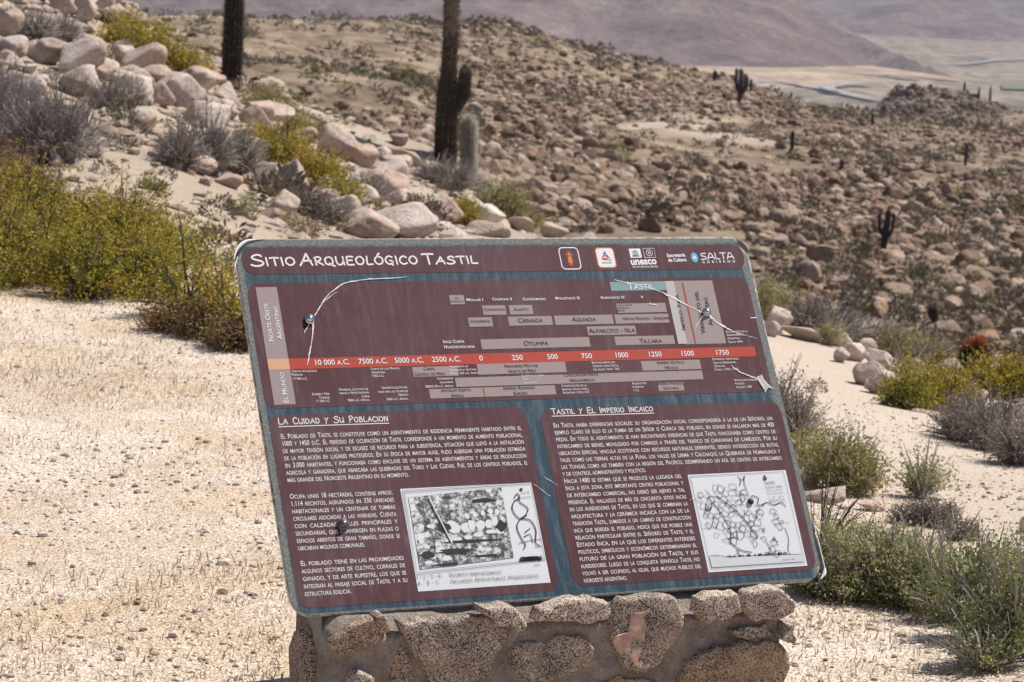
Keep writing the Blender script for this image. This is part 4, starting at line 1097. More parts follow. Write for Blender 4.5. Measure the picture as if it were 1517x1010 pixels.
c1 = mq(.775, .075); s.poly([c1 + np.array([3.6 * math.cos(t), 3.6 * math.sin(t)]) * ML for t in np.linspace(math.pi, 2 * math.pi, 10)]); s.poly([c1 + np.array(q) * ML for q in [(-3, .8), (3, .8), (0, 5)]])
s.build('plan_drawing', I['black'], Z4, plan)
s = Shape()
put_line(s, 'TASTIL', mq(.755, .145), mq(.87, .140), 4.4 * ML); put_line(s, 'PLANTA Y PERFIL', mq(.755, .185), mq(.94, .178), 3 * ML)
for v_, t_ in ((.215, 'Sector central'), (.235 + .01, 'Escala aproximada'), (.285, '0    50    100 m'), (.315, 'Muros'), (.335, 'Recintos y calzadas')): put_line(s, t_, mq(.765, v_), mq(.93, v_ - .006), 2.2 * ML)
put_line(s, 'PLANTA 1:1500', mq(.76, .935), mq(.88, .933), 2 * ML)
s.build('plan_lettering', I['soft'], Z4, plan)
sn = Shape(); sn.poly([mq(.03, .845), mq(.22, .865), mq(.60, .875), mq(.97, .885), mq(.97, .955), mq(.03, .955)]); sn.build('ground_profile', ink('profile_ink', (.50, .51, .52), .2), Z3, plan)

# ---- bolts: domed steel heads
def bolt(px, py, r, mat):
    c0 = P(px, py); bm = bmesh.new()
    bmesh.ops.create_uvsphere(bm, u_segments=20, v_segments=12, radius=r)
    for v in list(bm.verts):
        if v.co.z < -r * .05: v.co.z = -r * .05
    bmesh.ops.create_cone(bm, cap_ends=True, segments=20, radius1=r * 1.35, radius2=r * 1.3, depth=.0016, matrix=Matrix.Translation((0, 0, .0008 - r * .02)))
    me = bpy.data.meshes.new('bolt'); bm.to_mesh(me); bm.free(); me.materials.append(mat)
    for p in me.polygons: p.use_smooth = True
    o = bpy.data.objects.new('bolt', me); COL.objects.link(o); o.parent = board; o.location = (c0[0], c0[1], .0035); return o
steel = plain_mat('bolt_steel', (0.55, 0.56, 0.58), .22, 1.0); rust = plain_mat('dull_bolt', (0.16, 0.14, 0.14), .35, .8)
bolt(458, 473.5, .0082, steel); bolt(1046, 463, .0078, steel); bolt(507.5, 777.5, .0095, rust); b4 = bolt(1111, 743.5, .0052, plain_mat('bolt_hole_black', (.02, .02, .02), .6, 0))  # the last is a small black dome standing in for an open hole

# ---- cracks in the film: thin raised white tears
def crack(pts, w, z=Z4 + .0003, jag=.5, seed=1):
    r2 = np.random.default_rng(seed); q = np.array(smooth_line(pts, 7)); q[1:-1] += r2.normal(0, jag, q[1:-1].shape)
    ww = np.interp(np.linspace(0, 1, len(q)), np.linspace(0, 1, len(w)), w) * r2.uniform(.5, 1.5, len(q))
    s = Shape(); s.ribbon([P(*p) for p in q], list(ww * ML)); s.build('crack', I['white'], z)
c1f = lambda X, Y: (340 + X / 3.74, 340 + Y / 3.741)
c3f = lambda X, Y: (880 + X / 3.883, 340 + Y / 3.883)
crack([c1f(*t) for t in [(990, 261), (900, 270), (760, 277), (640, 298), (580, 335), (535, 375), (500, 430), (470, 478)]], [.2, .9, 1.3, 1.5, 1.4, 1.3, 1.1, 1.8], jag=.22)
crack([c1f(*t) for t in [(500, 425), (545, 380), (600, 345)]], [.3, .9, .2], jag=.3, seed=4)
crack([c1f(*t) for t in [(462, 515), (458, 590), (443, 680), (430, 752)]], [2.4, 1.3, 1.6, .7], jag=.25, seed=2)
crack([c1f(*t) for t in [(438, 530), (412, 575)]], [1.6, .4], jag=.2, seed=3)
crack([c3f(*t) for t in [(118, 291), (205, 311), (345, 345), (410, 373), (470, 402), (540, 440), (600, 470), (640, 482)]], [.8, 1.5, .8, 2, 2.4, 1.8, 1.5, 2.6], jag=.5, seed=5)
crack([c3f(*t) for t in [(655, 485), (690, 522), (750, 562), (800, 587), (880, 612), (940, 626)]], [3.4, 2.2, 2.4, 1.0, .6, .3], jag=.5, seed=6)
crack([c3f(*t) for t in [(650, 480), (612, 515), (578, 580)]], [2.4, 1.3, .4], jag=.4, seed=7)
crack([c3f(*t) for t in [(790, 782), (830, 815), (900, 845), (942, 860)]], [.5, 1.6, 1.6, 2.4], jag=.4, seed=8)
s = Shape(); s.poly([P(*c3f(*t)) for t in [(930, 850), (965, 835), (975, 862), (1000, 890), (1032, 918), (1000, 912), (985, 935), (965, 905), (948, 880)]]); s.build('torn_film', I['lgrey'], Z4 + .0004)
crack([c3f(*t) for t in [(940, 855), (965, 890), (985, 935)]], [1, 2, .8], Z4 + .0006, .4, 9)
crack([c3f(*t) for t in [(965, 845), (990, 890), (1030, 916)]], [.8, 1.6, .8], Z4 + .0006, .4, 10)
crack([c3f(*t) for t in [(315, 428), (340, 432), (358, 436)]], [.8, 1.8, .6], Z4 + .0006, .5, 13)
crack([(1022, 741), (1040, 735), (1052, 728)], [.5, 1.1, .4], Z4 + .0006, .5, 14)
crack([(790, 717), (815, 735)], [.4, .7], jag=.3, seed=15); crack([(805, 706), (825, 719)], [.5, .4], jag=.3, seed=16)
COL.objects.unlink(_to); bpy.data.objects.remove(_to)
# ------------------------------------------------------------------ stone pedestal
NF = unit(np.array([NZ[0], NZ[1], 0]))                 # horizontal direction the pedestal faces
FP = ORG + NF * 0.045                                   # a point of its front plane
def front_pt(px, py, out=0.0):
    d = ray(px, py); q = FP + NF * out
    return CAMPOS + d * (((q - CAMPOS) @ NF) / (d @ NF))
ped = empty('stone_pedestal', (float(FP[0] - NF[0] * .15), float(FP[1] - NF[1] * .15), float(zground(FP[0], FP[1]) - .05)))
ped.rotation_euler = (0, 0, math.atan2(EX[1], EX[0]))
tag(ped, 'mortared granite stone pedestal that carries the information board', 'pedestal')
bpy.context.view_layer.update()
PI_ = np.array(Matrix.Translation(ped.location) @ ped.rotation_euler.to_matrix().to_4x4()); PINV = np.linalg.inv(PI_)
def to_ped(V): return np.c_[V, np.ones(len(V))] @ PINV.T[:, :3]
xl = (front_pt(490, 960) - FP) @ EX; xr = (front_pt(1164, 960) - FP) @ EX
zb_ = float(zground(FP[0], FP[1])) - 0.25
def mortar_mat():
    m, nt, bs = newmat('rough_mortar')
    v = N(nt, 'ShaderNodeTexCoord').outputs['Object']
    a_ = noise(nt, v, 14, 8, .75); b_ = noise(nt, v, 150, 6, .8)
    c = ramp(nt, [(.3, (.24, .175, .13)), (.5, (.38, .305, .25)), (.68, (.50, .44, .385))], a_.outputs[0])
    c = mix(nt, .8, c.outputs[0], ramp(nt, [(.3, g(.45)), (.5, g(1)), (.7, g(1.35))], b_.outputs[0]).outputs[0], 'MULTIPLY')
    L(nt, c, bs.inputs['Base Color']); bs.inputs['Roughness'].default_value = .95
    s2_ = N(nt, 'ShaderNodeMath', operation='MULTIPLY_ADD'); L(nt, noise(nt, v, 28, 5, .7).outputs[0], s2_.inputs[0]); s2_.inputs[1].default_value = 3.0; L(nt, b_.outputs[0], s2_.inputs[2])
    bump(nt, bs, s2_.outputs[0], 1.0, .009); return m
def granite_mat(name, tint, warm=0.0):
    m, nt, bs = newmat(name)
    v = N(nt, 'ShaderNodeTexCoord').outputs['Object']
    vo = N(nt, 'ShaderNodeTexVoronoi'); vo.inputs['Scale'].default_value = 480; L(nt, v, vo.inputs['Vector'])
    sp = N(nt, 'ShaderNodeSeparateColor'); L(nt, vo.outputs['Color'], sp.inputs[0])
    c = ramp(nt, [(0, (.02, .018, .016)), (.24, (.06, .05, .043)), (.34, (.20, .16, .13)), (.6, (.33, .27, .225)), (.84, (.46, .41, .355))], sp.outputs[0], 'LINEAR')
    ln = noise(nt, v, 7, 5, .6)
    st2 = noise(nt, v, 16, 7, .72); c_st = mix(nt, .85, c.outputs[0], ramp(nt, [(.32, g(.5)), (.5, g(1)), (.68, g(1.3))], st2.outputs[0]).outputs[0], 'MULTIPLY')
    c = mix(nt, 1, c_st, tint, 'MULTIPLY')
    c = mix(nt, ramp(nt, [(.5 - .12 * warm, g(0)), (.68 - .12 * warm, g(.75))], ln.outputs[0]).outputs[0], c, mix(nt, .5, (.40, .24, .13), c))
    L(nt, c, bs.inputs['Base Color']); bs.inputs['Roughness'].default_value = .8; bs.inputs['Specular IOR Level'].default_value = .25
    n3 = noise(nt, v, 90, 5, .75); bump(nt, bs, n3.outputs[0], .9, .006); return m
M['mortar'] = mortar_mat()
GR = [granite_mat('grey_granite', (1.12, 1.06, 1.02)), granite_mat('brown_granite', (1.15, .98, .82), .6), granite_mat('pale_sunlit_granite', (1.5, 1.42, 1.34), -1)]  # last tint: sunlight painted into the top-row stones, shared by a few pale ones
# body: a box of mortar with an uneven skin, its top sloping under the board
nx, nyv, dep = 60, 44, .19
def top_at(px): return front_pt(px, 0)
tl_, tr_ = front_pt(480, 912)[2], front_pt(1164, 878)[2]
V = []; 
def skin(x, zf, kind):
    return .016 * snoise3(np.c_[x * 12, zf * 9, np.full_like(x, kind)], 3) + .014 * snoise3(np.c_[x * 34, zf * 30, np.full_like(x, kind)], 5)
verts = []; faces = []
def grid_face(fn, nu, nv):
    u, v = np.meshgrid(np.linspace(0, 1, nu), np.linspace(0, 1, nv)); p = fn(u.ravel(), v.ravel()); b = len(np.concatenate(verts)) if verts else 0
    verts.append(p); i = np.arange(nu * nv).reshape(nv, nu) + b
    faces.append(np.stack([i[:-1, :-1], i[:-1, 1:], i[1:, 1:], i[1:, :-1]], -1).reshape(-1, 4))
BASE = np.array([FP[0], FP[1], 0.0])
def bodypt(x, d, z): return BASE[None] + np.outer(x, EX) - np.outer(d, NF) + np.outer(z, [0, 0, 1.0])
def topz(x, d): 
    t = (x - xl) / (xr - xl); return tl_ * (1 - t) + tr_ * t + d * .12 - .012
rnd = .05
def ff(u, v):      # front, rounded into the sides
    x = xl + (xr - xl) * u; zt_ = topz(x, 0 * x); z = zb_ + (zt_ - zb_) * v
    e = np.minimum(u, 1 - u) * (xr - xl); d = np.where(e < rnd, rnd - np.sqrt(np.maximum(0, rnd ** 2 - (rnd - e) ** 2)), 0)
    e2 = (1 - v) * (zt_ - zb_); d = d + np.where(e2 < .035, 1.5 * (.035 - e2), 0)
    edge = (u > 0) & (u < 1) & (v < 1)
    return bodypt(x, d - skin(x, z, 0.) * edge * 1.0, z)
def fs(side):
    def fn(u, v):
        x = np.full_like(u, xl if side < 0 else xr); d = rnd + (dep - rnd) * (u if side < 0 else u); zt_ = topz(x, d); z = zb_ + (zt_ - zb_) * v
        zf = topz(x, 0 * x); z = np.where(u == 0, zb_ + (zf - zb_) * v, z)
        return bodypt(x + side * skin(d * 1.3 + 4, z, 1.) * ((u > 0) & (u < 1)), d, z)
    return fn
def ft(u, v):
    x = xl + (xr - xl) * u; e = np.minimum(u, 1 - u) * (xr - xl); d0 = np.where(e < rnd, rnd - np.sqrt(np.maximum(0, rnd ** 2 - (rnd - e) ** 2)), 0) + .0525
    d = d0 + (dep - d0) * v; return bodypt(x, d, np.where(v == 0, topz(x, 0 * x), topz(x, d)) + 0 * u)
def fb(u, v):
    x = xl + (xr - xl) * u; d = np.full_like(u, dep); return bodypt(x, d, zb_ + (topz(x, d) - zb_) * v)
for fn, a_, b_ in ((ff, 150, 90), (fs(-1), 30, 60), (fs(1), 26, 60), (ft, 40, 12), (fb, 10, 10)): grid_face(fn, a_, b_)
body = mesh_np('mortar_body', to_ped(np.concatenate(verts)), np.concatenate(faces), M['mortar'], smooth=True, parent=ped)

def stone(poly, bulge=.03, mat=0, sd=0, base_out=-.002, side=None):
    """a stone bedded in the mortar: outline on the wall face, domed and chipped"""
    q = np.array([front_pt(px, py) for px, py in poly])
    o = q.mean(0); A = np.c_[(q - o) @ EX, q[:, 2] - o[2]]
    # resample the outline
    n = 40; cl = np.r_[A, A[:1]]; sl = np.r_[0, np.cumsum(np.linalg.norm(np.diff(cl, axis=0), axis=1))]
    t = np.linspace(0, sl[-1], n, endpoint=False); O = np.c_[np.interp(t, sl, cl[:, 0]), np.interp(t, sl, cl[:, 1])]
    for _ in range(0): O = (np.roll(O, 1, 0) + 2 * O + np.roll(O, -1, 0)) / 4
    c = O.mean(0); rings = [1.03, 1.0, .965, .90, .80, .66, .5, .32, .15]
    dome = [-.35, .45, .88, .97, .99, 1.0, 1.0, 1.0, 1.0]
    V = []
    r2 = np.random.default_rng(100 + sd); O = O + np.c_[vnoise(t * 60, t * 0 + sd, 3), vnoise(t * 60, t * 0 + sd, 8)] * .010; tilt = r2.uniform(-.12, .12, 2)
    for k, hh in zip(rings, dome):
        R = c + (O - c) * k
        o_ = base_out + bulge * hh + (R - c) @ tilt * (.6 if hh > 0 else 0)
        pp = np.c_[R, np.full(n, 0.)]; nz = snoise3(np.c_[R * 16, np.full(n, sd * 3.7)], sd) * .55 + snoise3(np.c_[R * 45, np.full(n, sd * 1.7)], sd + 3) * .30
        o_ = o_ + .016 * nz * (hh > .2)
        V.append(o[None] + np.outer(R[:, 0], EX) + np.outer(R[:, 1], [0, 0, 1.]) + np.outer(o_, NF))
    V.append((o + EX * c[0] + np.array([0, 0, 1.]) * c[1] + NF * (base_out + bulge))[None])
    m_ = len(rings); V = np.concatenate(V); i = np.arange(n * m_).reshape(m_, n)
    Q = np.stack([i[:-1], np.roll(i[:-1], -1, 1), np.roll(i[1:], -1, 1), i[1:]], -1).reshape(-1, 4)
    T = np.stack([i[-1], np.roll(i[-1], -1), np.full(n, n * m_)], -1)
    if side is not None: V = side(V)
    r3 = np.random.default_rng(sd); V = V + 0
    ob = mesh_np('stone', to_ped(V), [Q[:, ::-1][:, ::-1], T], GR[mat], smooth=True, parent=ped)
    return ob
ST = [([(487, 948), (500, 935), (540, 917), (572, 912), (574, 925), (555, 950), (520, 963), (497, 966)], .018, 1),
      ([(549, 912), (566, 907), (568, 917), (550, 919)], .03, 0),
      ([(589, 921), (653, 914), (716, 912), (748, 926), (760, 936), (743, 966), (712, 1016), (668, 1032), (634, 1016), (627, 988), (597, 945)], .012, 0),
      ([(706, 897), (735, 892), (760, 900), (778, 922), (766, 934), (748, 924), (712, 910)], .03, 2),
      ([(787, 914), (795, 899), (830, 888), (870, 882), (893, 888), (899, 904), (890, 916), (860, 921), (820, 918)], .026, 2),
      ([(750, 968), (765, 952), (800, 945), (840, 939), (868, 943), (879, 962), (870, 985), (840, 1002), (800, 1012), (765, 1003), (754, 986)], .014, 0),
      ([(904, 925), (903, 895), (925, 884), (960, 878), (1003, 890), (1011, 915), (992, 950), (975, 980), (945, 994), (922, 985), (905, 952)], .020, 0),
      ([(1029, 902), (1027, 885), (1048, 876), (1086, 874), (1091, 903), (1070, 919), (1036, 918)], .026, 2),
      ([(1095, 888), (1104, 871), (1145, 868), (1170, 884), (1172, 905), (1150, 916), (1112, 916)], .026, 2),
      ([(1000, 1005), (1012, 977), (1050, 958), (1100, 949), (1150, 949), (1168, 965), (1166, 990), (1150, 1025), (1100, 1042), (1020, 1040)], .016, 1),
      ([(511, 1000), (522, 988), (543, 995), (547, 1015), (525, 1030), (508, 1020)], .04, 2),
      ([(1080, 935), (1105, 924), (1135, 926), (1146, 938), (1120, 946), (1090, 945)], .01, 0),
      ([(880, 1012), (905, 1000), (950, 1003), (985, 1015), (960, 1032), (900, 1030)], .014, 1),
      ([(566, 968), (590, 955), (612, 985), (606, 1018), (580, 1010)], .010, 1),
      ([(1150, 943), (1158, 921), (1169, 919), (1168, 950)], .03, 2),
      ([(560, 1045), (600, 1030), (650, 1042), (640, 1085), (580, 1090)], .04, 1), ([(680, 1050), (760, 1030), (820, 1045), (800, 1095), (700, 1100)], .04, 0), ([(850, 1030), (930, 1020), (975, 1045), (950, 1090), (870, 1095)], .04, 1),
      ([(470, 1050), (530, 1045), (545, 1090), (490, 1110)], .04, 0), ([(590, 1105), (680, 1110), (690, 1170), (600, 1180)], .04, 0), ([(720, 1115), (830, 1110), (850, 1165), (740, 1175)], .04, 2), ([(880, 1110), (990, 1105), (1010, 1160), (900, 1170)], .04, 0), ([(1020, 1065), (1120, 1060), (1150, 1120), (1040, 1130)], .04, 1)]
for k, (pl, bu, mt_) in enumerate(ST): stone(pl, bu, mt_, k)
# pink scar on the round stone
def pink():
    m, nt, bs = newmat('pink_scar'); v = N(nt, 'ShaderNodeTexCoord').outputs['Object']; n_ = noise(nt, v, 60, 5, .7)
    L(nt, ramp(nt, [(.35, (.36, .20, .14)), (.6, (.52, .34, .26))], n_.outputs[0]).outputs[0], bs.inputs['Base Color']); bs.inputs['Roughness'].default_value = .8
    bump(nt, bs, n_.outputs[0], .5, .004); return m
GR.append(pink())
so = stone([(934, 906), (955, 901), (962, 908), (957, 922), (948, 935), (947, 955), (938, 978), (928, 972), (914, 962), (905, 945), (908, 935), (925, 932), (932, 920)], .004, 3, 40, .013)
# stones of the left flank, seen obliquely round the corner
def flank(V):
    # turn about the front-left corner so that the stone lies on the side face
    p = BASE + EX * (xl + .0); R = V - p; a = R @ EX; b = R @ NF
    return p[None] + np.outer(-b * 1.0 - .0, EX) + np.outer(a, NF) + np.outer(R[:, 2], [0, 0, 1.])
def flank_stone(d0, d1, z0, z1, mat, sd, bulge=.05):
    r2 = random.Random(sd); n = 10; cx, cz = xl - (d0 + d1) / 2, (z0 + z1) / 2
    pts3 = [BASE + EX * (cx + (d1 - d0) / 2 * math.cos(t) * r2.uniform(.85, 1.1)) + np.array([0, 0, cz + (z1 - z0) / 2 * math.sin(t) * r2.uniform(.85, 1.1)]) for t in np.linspace(0, 6.283, n, endpoint=False)]
    poly = [project(q)[:2] for q in pts3]
    def side(V):
        p = BASE + EX * xl; R = V - p; a = R @ EX; b = R @ NF
        return p[None] + np.outer(a * 0 - b, EX) + np.outer(a, NF) + np.outer(R[:, 2], [0, 0, 1.])
    ob = stone(poly, bulge, mat, sd, -.01, side); return ob
zt0 = front_pt(455, 930)[2]
flank_stone(.05, .19, zt0 - .40, zt0 - .02, 1, 61, .03)
flank_stone(.05, .18, zt0 - .70, zt0 - .45, 0, 62, .03)
# wedge of mortar behind the tilted board
wv = []
for x in (xl + .12, xr - .12):
    for d, z in ((.06, -.02), (.30, -.02), (.30, .22), (.20, .22)):
        wv.append(BASE + EX * x - NF * d + np.array([0, 0, (tl_ + tr_) / 2 + z]))
mesh_np('mortar_wedge', to_ped(np.array(wv)), np.array([(0, 1, 2, 3), (7, 6, 5, 4), (0, 4, 5, 1), (1, 5, 6, 2), (2, 6, 7, 3), (3, 7, 4, 0)]), M['mortar'], parent=ped)
# ------------------------------------------------------------------ rocks
def ico(sub):
    b = bmesh.new(); bmesh.ops.create_icosphere(b, subdivisions=sub, radius=1)
    V = np.array([v.co[:] for v in b.verts]); T = np.array([[v.index for v in f.verts] for f in b.faces]); b.free(); return V, T
ICO = {k: ico(k) for k in (1, 2, 3, 4)}
def rock_shape(sub, sd, cuts=9, soft=14, rough=.06, flat=1.0):
    """a weathered block: a ball cut by planes, corners rounded, skin uneven"""
    V, T = ICO[sub]; r = np.random.default_rng(sd)
    nn = r.normal(size=(cuts, 3)); nn /= np.linalg.norm(nn, axis=1)[:, None]
    dd = r.uniform(.42, .92, cuts)
    dots = np.maximum(V @ nn.T, 1e-3)
    R = dd[None] / dots
    R = -np.log(np.exp(-soft * np.minimum(R, 3)).sum(1) + math.exp(-soft * 1.05)) / soft
    q = V * R[:, None]
    if sub >= 3:
        q = q * (1 + rough * snoise3(q * 3.1 + sd, sd)[:, None] + rough * .45 * snoise3(q * 8.3 + sd, sd + 1)[:, None])
        gr_ = snoise3(q * 1.7 + sd * 2.3, sd + 21); q = q * (1 - .085 * np.exp(-(gr_ / .035) ** 2))[:, None]
        if sub >= 4: q = q * (1 + rough * .2 * snoise3(q * 21 + sd, sd + 5)[:, None])
    q = q - (q.max(0) + q.min(0)) / 2; q = q / ((q.max(0) - q.min(0)) / 2)
    q[:, 2] *= flat
    return q, T
ROCKS = [mesh_np('boulder', *rock_shape(4, 200 + k, cuts=random.Random(k).choice((9, 12, 15)), soft=random.Random(k).choice((26, 40, 60)), rough=.085), M['boulder'], smooth=True, link=False) for k in range(12)]
FROCKS = [mesh_np('far_rock', *rock_shape(3, 300 + k, cuts=random.Random(k + 9).choice((8, 11, 14)), soft=60, rough=.08), M['far_rock'], smooth=False, link=False) for k in range(14)]

def place_rock(name, mesh, pos, wx, wy, wz, rz, tilt=(0, 0), sink=.25):
    o = bpy.data.objects.new(name, mesh); COL.objects.link(o)
    o.scale = (wx / 2, wy / 2, wz / 2); o.rotation_euler = (tilt[0], tilt[1], rz)
    o.location = (pos[0], pos[1], pos[2] + wz / 2 * (1 - sink * 2)); return o

# near boulders: picture centre column, base row, width, height, search distance, label
NEAR = [
 (116, 114, 74, 56, 20, 'large pale whale-backed boulder on the upper left slope'), (12, 56, 40, 44, 20, 'pale boulder cut by the left picture edge, high on the slope'),
 (12, 84, 44, 32, 20, 'low pale boulder at the left picture edge under the higher one'), (42, 84, 34, 24, 20, 'small rounded stone between the left edge boulders and the whale-backed boulder'),
 (66, 80, 26, 18, 20, 'small tan stone just left of the large whale-backed boulder'), (107, 142, 60, 40, 18, 'dark-sided slanting boulder below the large whale-backed boulder'),
 (12, 104, 40, 26, 19, 'grey flat stone above the dry grey bush at the left edge'), (208, 112, 70, 44, 22, 'grey slanting slab under the yellow-green bush of the ridge'),
 (224, 130, 60, 34, 21, 'split brown stone below the grey slanting slab'), (236, 158, 42, 38, 20, 'rounded pale stone left of the long smooth boulder'),
 (268, 162, 60, 52, 20, 'long smooth pale boulder sloping down to the right on the ridge'), (292, 134, 50, 30, 24, 'stone on the ridge left of the tall dark cactus trunk'),
 (336, 152, 46, 30, 24, 'rounded boulder right in front of the foot of the leftmost cactus trunk'), (306, 168, 36, 26, 21, 'brown stone below the boulder at the leftmost cactus'),
 (330, 176, 38, 30, 21, 'pale lump in the middle of the ridge row below the leftmost cactus'), (376, 200, 48, 46, 20, 'egg-shaped pale boulder above the yellow-green bush'),
 (404, 190, 62, 36, 22, 'long pale boulder behind the egg-shaped one on the ridge'), (240, 237, 44, 20, 15, 'flat brown wedge stone lying on the sandy path'),
 (124, 34, 32, 50, 25, 'upright brown boulder at the top edge of the upper left slope'), (154, 30, 24, 44, 25, 'narrow upright boulder beside the taller one at the top edge'),
 (402, 292, 56, 54, 15, 'round-topped brown boulder, left half of the split pair'), (430, 306, 50, 72, 15, 'tall brown boulder, right half of the split pair'),
 (416, 325, 50, 42, 14.5, 'blocky stone leaning in front of the split pair of boulders'), (482, 290, 58, 34, 17, 'flat-topped stone with a yellowish lichen crust'),
 (508, 322, 46, 34, 15, 'rounded pale stone in front of the lichen-crusted stone'), (502, 238, 58, 50, 19, 'large leaning boulder above the lichen-crusted stone'),
 (542, 292, 54, 40, 18, 'grey rounded boulder half hidden by a dry tuft'), (574, 282, 58, 44, 19, 'round brown boulder at the left end of the small sandy patch'),
 (603, 316, 50, 36, 17, 'dome-shaped pale boulder in the row above the sign'), (592, 356, 108, 52, 15, 'largest pale boulder, directly above the top edge of the sign'),
 (651, 332, 64, 44, 17, 'pale boulder with a dark crack, right of the largest one'), (632, 340, 34, 22, 16, 'small grey boulder between the largest and the cracked boulder'),
 (722, 336, 58, 34, 17, 'split flat boulder right of the small yellow shrub'), (718, 306, 38, 22, 22, 'small boulder at the right end of the sandy patch'),
 (770, 344, 36, 22, 18, 'dark brown stone low in the row above the sign'), (600, 246, 48, 22, 24, 'flat slab stone left of the double cactus'),
 (556, 240, 42, 22, 24, 'low stone left of the flat slab near the double cactus'), (1152, 494, 42, 40, 12, 'big dark-sided round boulder touching the right edge of the sign'),
 (1143, 499, 26, 22, 12, 'small white stone tucked behind the right edge of the sign'), (1189, 505, 58, 18, 13, 'long flat pale slab beside the big round boulder right of the sign'),
 (1240, 513, 48, 26, 14, 'pale flat-topped boulder with a green tuft on its left'), (1247, 538, 22, 22, 12.5, 'small square stone at the left of the path-side stones'),
 (1266, 536, 34, 28, 12.5, 'pale round stone beside the small square one by the path'), (1286, 525, 28, 24, 13.5, 'slim slanting stone at the back of the path-side group'),
 (1306, 549, 50, 30, 12, 'large dark-sided stone of the path-side group'), (1288, 573, 50, 36, 11, 'pale dome-shaped stone at the edge of the path'),
 (1308, 586, 42, 38, 11, 'lowest stone of the path-side group, next to the yellow-green bush'), (1413, 508, 26, 20, 15, 'lone round stone left of the reddish cactus'),
 (1410, 556, 36, 24, 12.5, 'pale stone just left of the reddish cactus'), (1356, 552, 30, 20, 12.5, 'small pale stone between the path-side group and the reddish cactus'),
 (1520, 792, 22, 30, 7, 'brown stone cut by the right picture edge'), (60, 52, 38, 26, 24, 'stone at the top left above the small rounded stones'), (180, 84, 40, 26, 24, 'grey stone above the slanting slab'),
 (90, 20, 50, 34, 26, 'broad grey stone at the top edge left of the upright boulders'), (200, 40, 34, 22, 30, 'stone behind the upright boulders near the top'),
 (448, 214, 40, 24, 22, 'pale stone in the yellow-green bush on the ridge'), (700, 310, 30, 18, 20, 'small round stone above the split flat boulder'), (1222, 748, 60, 20, 8, 'low ledge of bedrock just right of the sign'),
 (1262, 730, 46, 18, 8.5, 'cracked bedrock ledge with a grey tuft on it'), (1292, 758, 40, 14, 8, 'thin bedrock ledge beside the low ledge'), (1196, 720, 40, 22, 8.6, 'dark bedrock corner showing beside the sign edge'),
 (820, 352, 40, 24, 20, 'stone peeping over the top edge of the sign near its middle'), (866, 356, 34, 20, 22, 'last stone of the row over the top edge of the sign')]
hero = []
for k, (cx, by, w, h, r0, lab) in enumerate(NEAR):
    p = hit(cx, by, r0 * .8, r0 * 2.2)
    rr = random.Random(k * 3 + 1)
    ww, hh = px2m(p, w), px2m(p, h)
    o = place_rock('boulder' if w > 30 else 'stone', ROCKS[rr.randrange(12)], (p[0], p[1] + ww * .35, p[2]), ww * 1.12, ww * rr.uniform(.7, 1.0), hh * 1.12, rr.uniform(-.5, .5) + (math.pi if rr.random() < .5 else 0), (rr.uniform(-.2, .1), rr.uniform(.05, .4)), .13)
    tag(o, lab, 'boulder' if w > 30 else 'rock', 'boulders on the near slope'); hero.append((cx, by, w))

BOARD_PX = [(348, 355), (1107, 350), (1225, 862), (1172, 900), (1172, 1010), (420, 1010), (432, 915)]
def in_board(px, py):
    px = np.asarray(px, float); py = np.asarray(py, float); c = np.zeros(px.shape, bool); n = len(BOARD_PX)
    for i in range(n):
        (x0, y0), (x1, y1) = BOARD_PX[i], BOARD_PX[(i + 1) % n]
        c ^= ((y0 > py) != (y1 > py)) & (px < (x1 - x0) * (py - y0) / (y1 - y0 + 1e-9) + x0)
    return c
def proj_np(Pn):
    q = Pn - CAMPOS; z = q @ FWD; return W / 2 + F * (q @ CR) / z, H / 2 - F * (q @ CU) / z, z

def merge(name, protos, pos, scl, rz, mat, smooth=False, parent=None):
    """many small copies baked into one mesh; scl (n,3)"""
    Vs, Ts = [], []; n0 = 0
    pid = rng.integers(0, len(protos), len(pos))
    c, s_ = np.cos(rz), np.sin(rz)
    for k, (V, T) in enumerate(protos):
        I_ = np.where(pid == k)[0]
        if not len(I_): continue
        q = V[None] * scl[I_][:, None, :]
        x = q[..., 0] * c[I_][:, None] - q[..., 1] * s_[I_][:, None]; y = q[..., 0] * s_[I_][:, None] + q[..., 1] * c[I_][:, None]
        q = np.stack([x, y, q[..., 2]], -1) + pos[I_][:, None, :]
        Vs.append(q.reshape(-1, 3)); Ts.append((T[None] + (np.arange(len(I_)) * len(V))[:, None, None]).reshape(-1, T.shape[1]) + n0); n0 += q.shape[0] * q.shape[1]
    return mesh_np(name, np.concatenate(Vs), np.concatenate(Ts), mat, smooth, parent)

# small stones of the near slope, as one scatter, plus the ones big enough to pick out
def sample_polar(n, azlim, r0, r1, pw=1.0):
    az = rng.uniform(-azlim, azlim, n); u = rng.uniform(0, 1, n)
    r = np.exp(math.log(r0) + (math.log(r1) - math.log(r0)) * u ** pw)
    return np.sin(az) * r, np.cos(az) * r, r
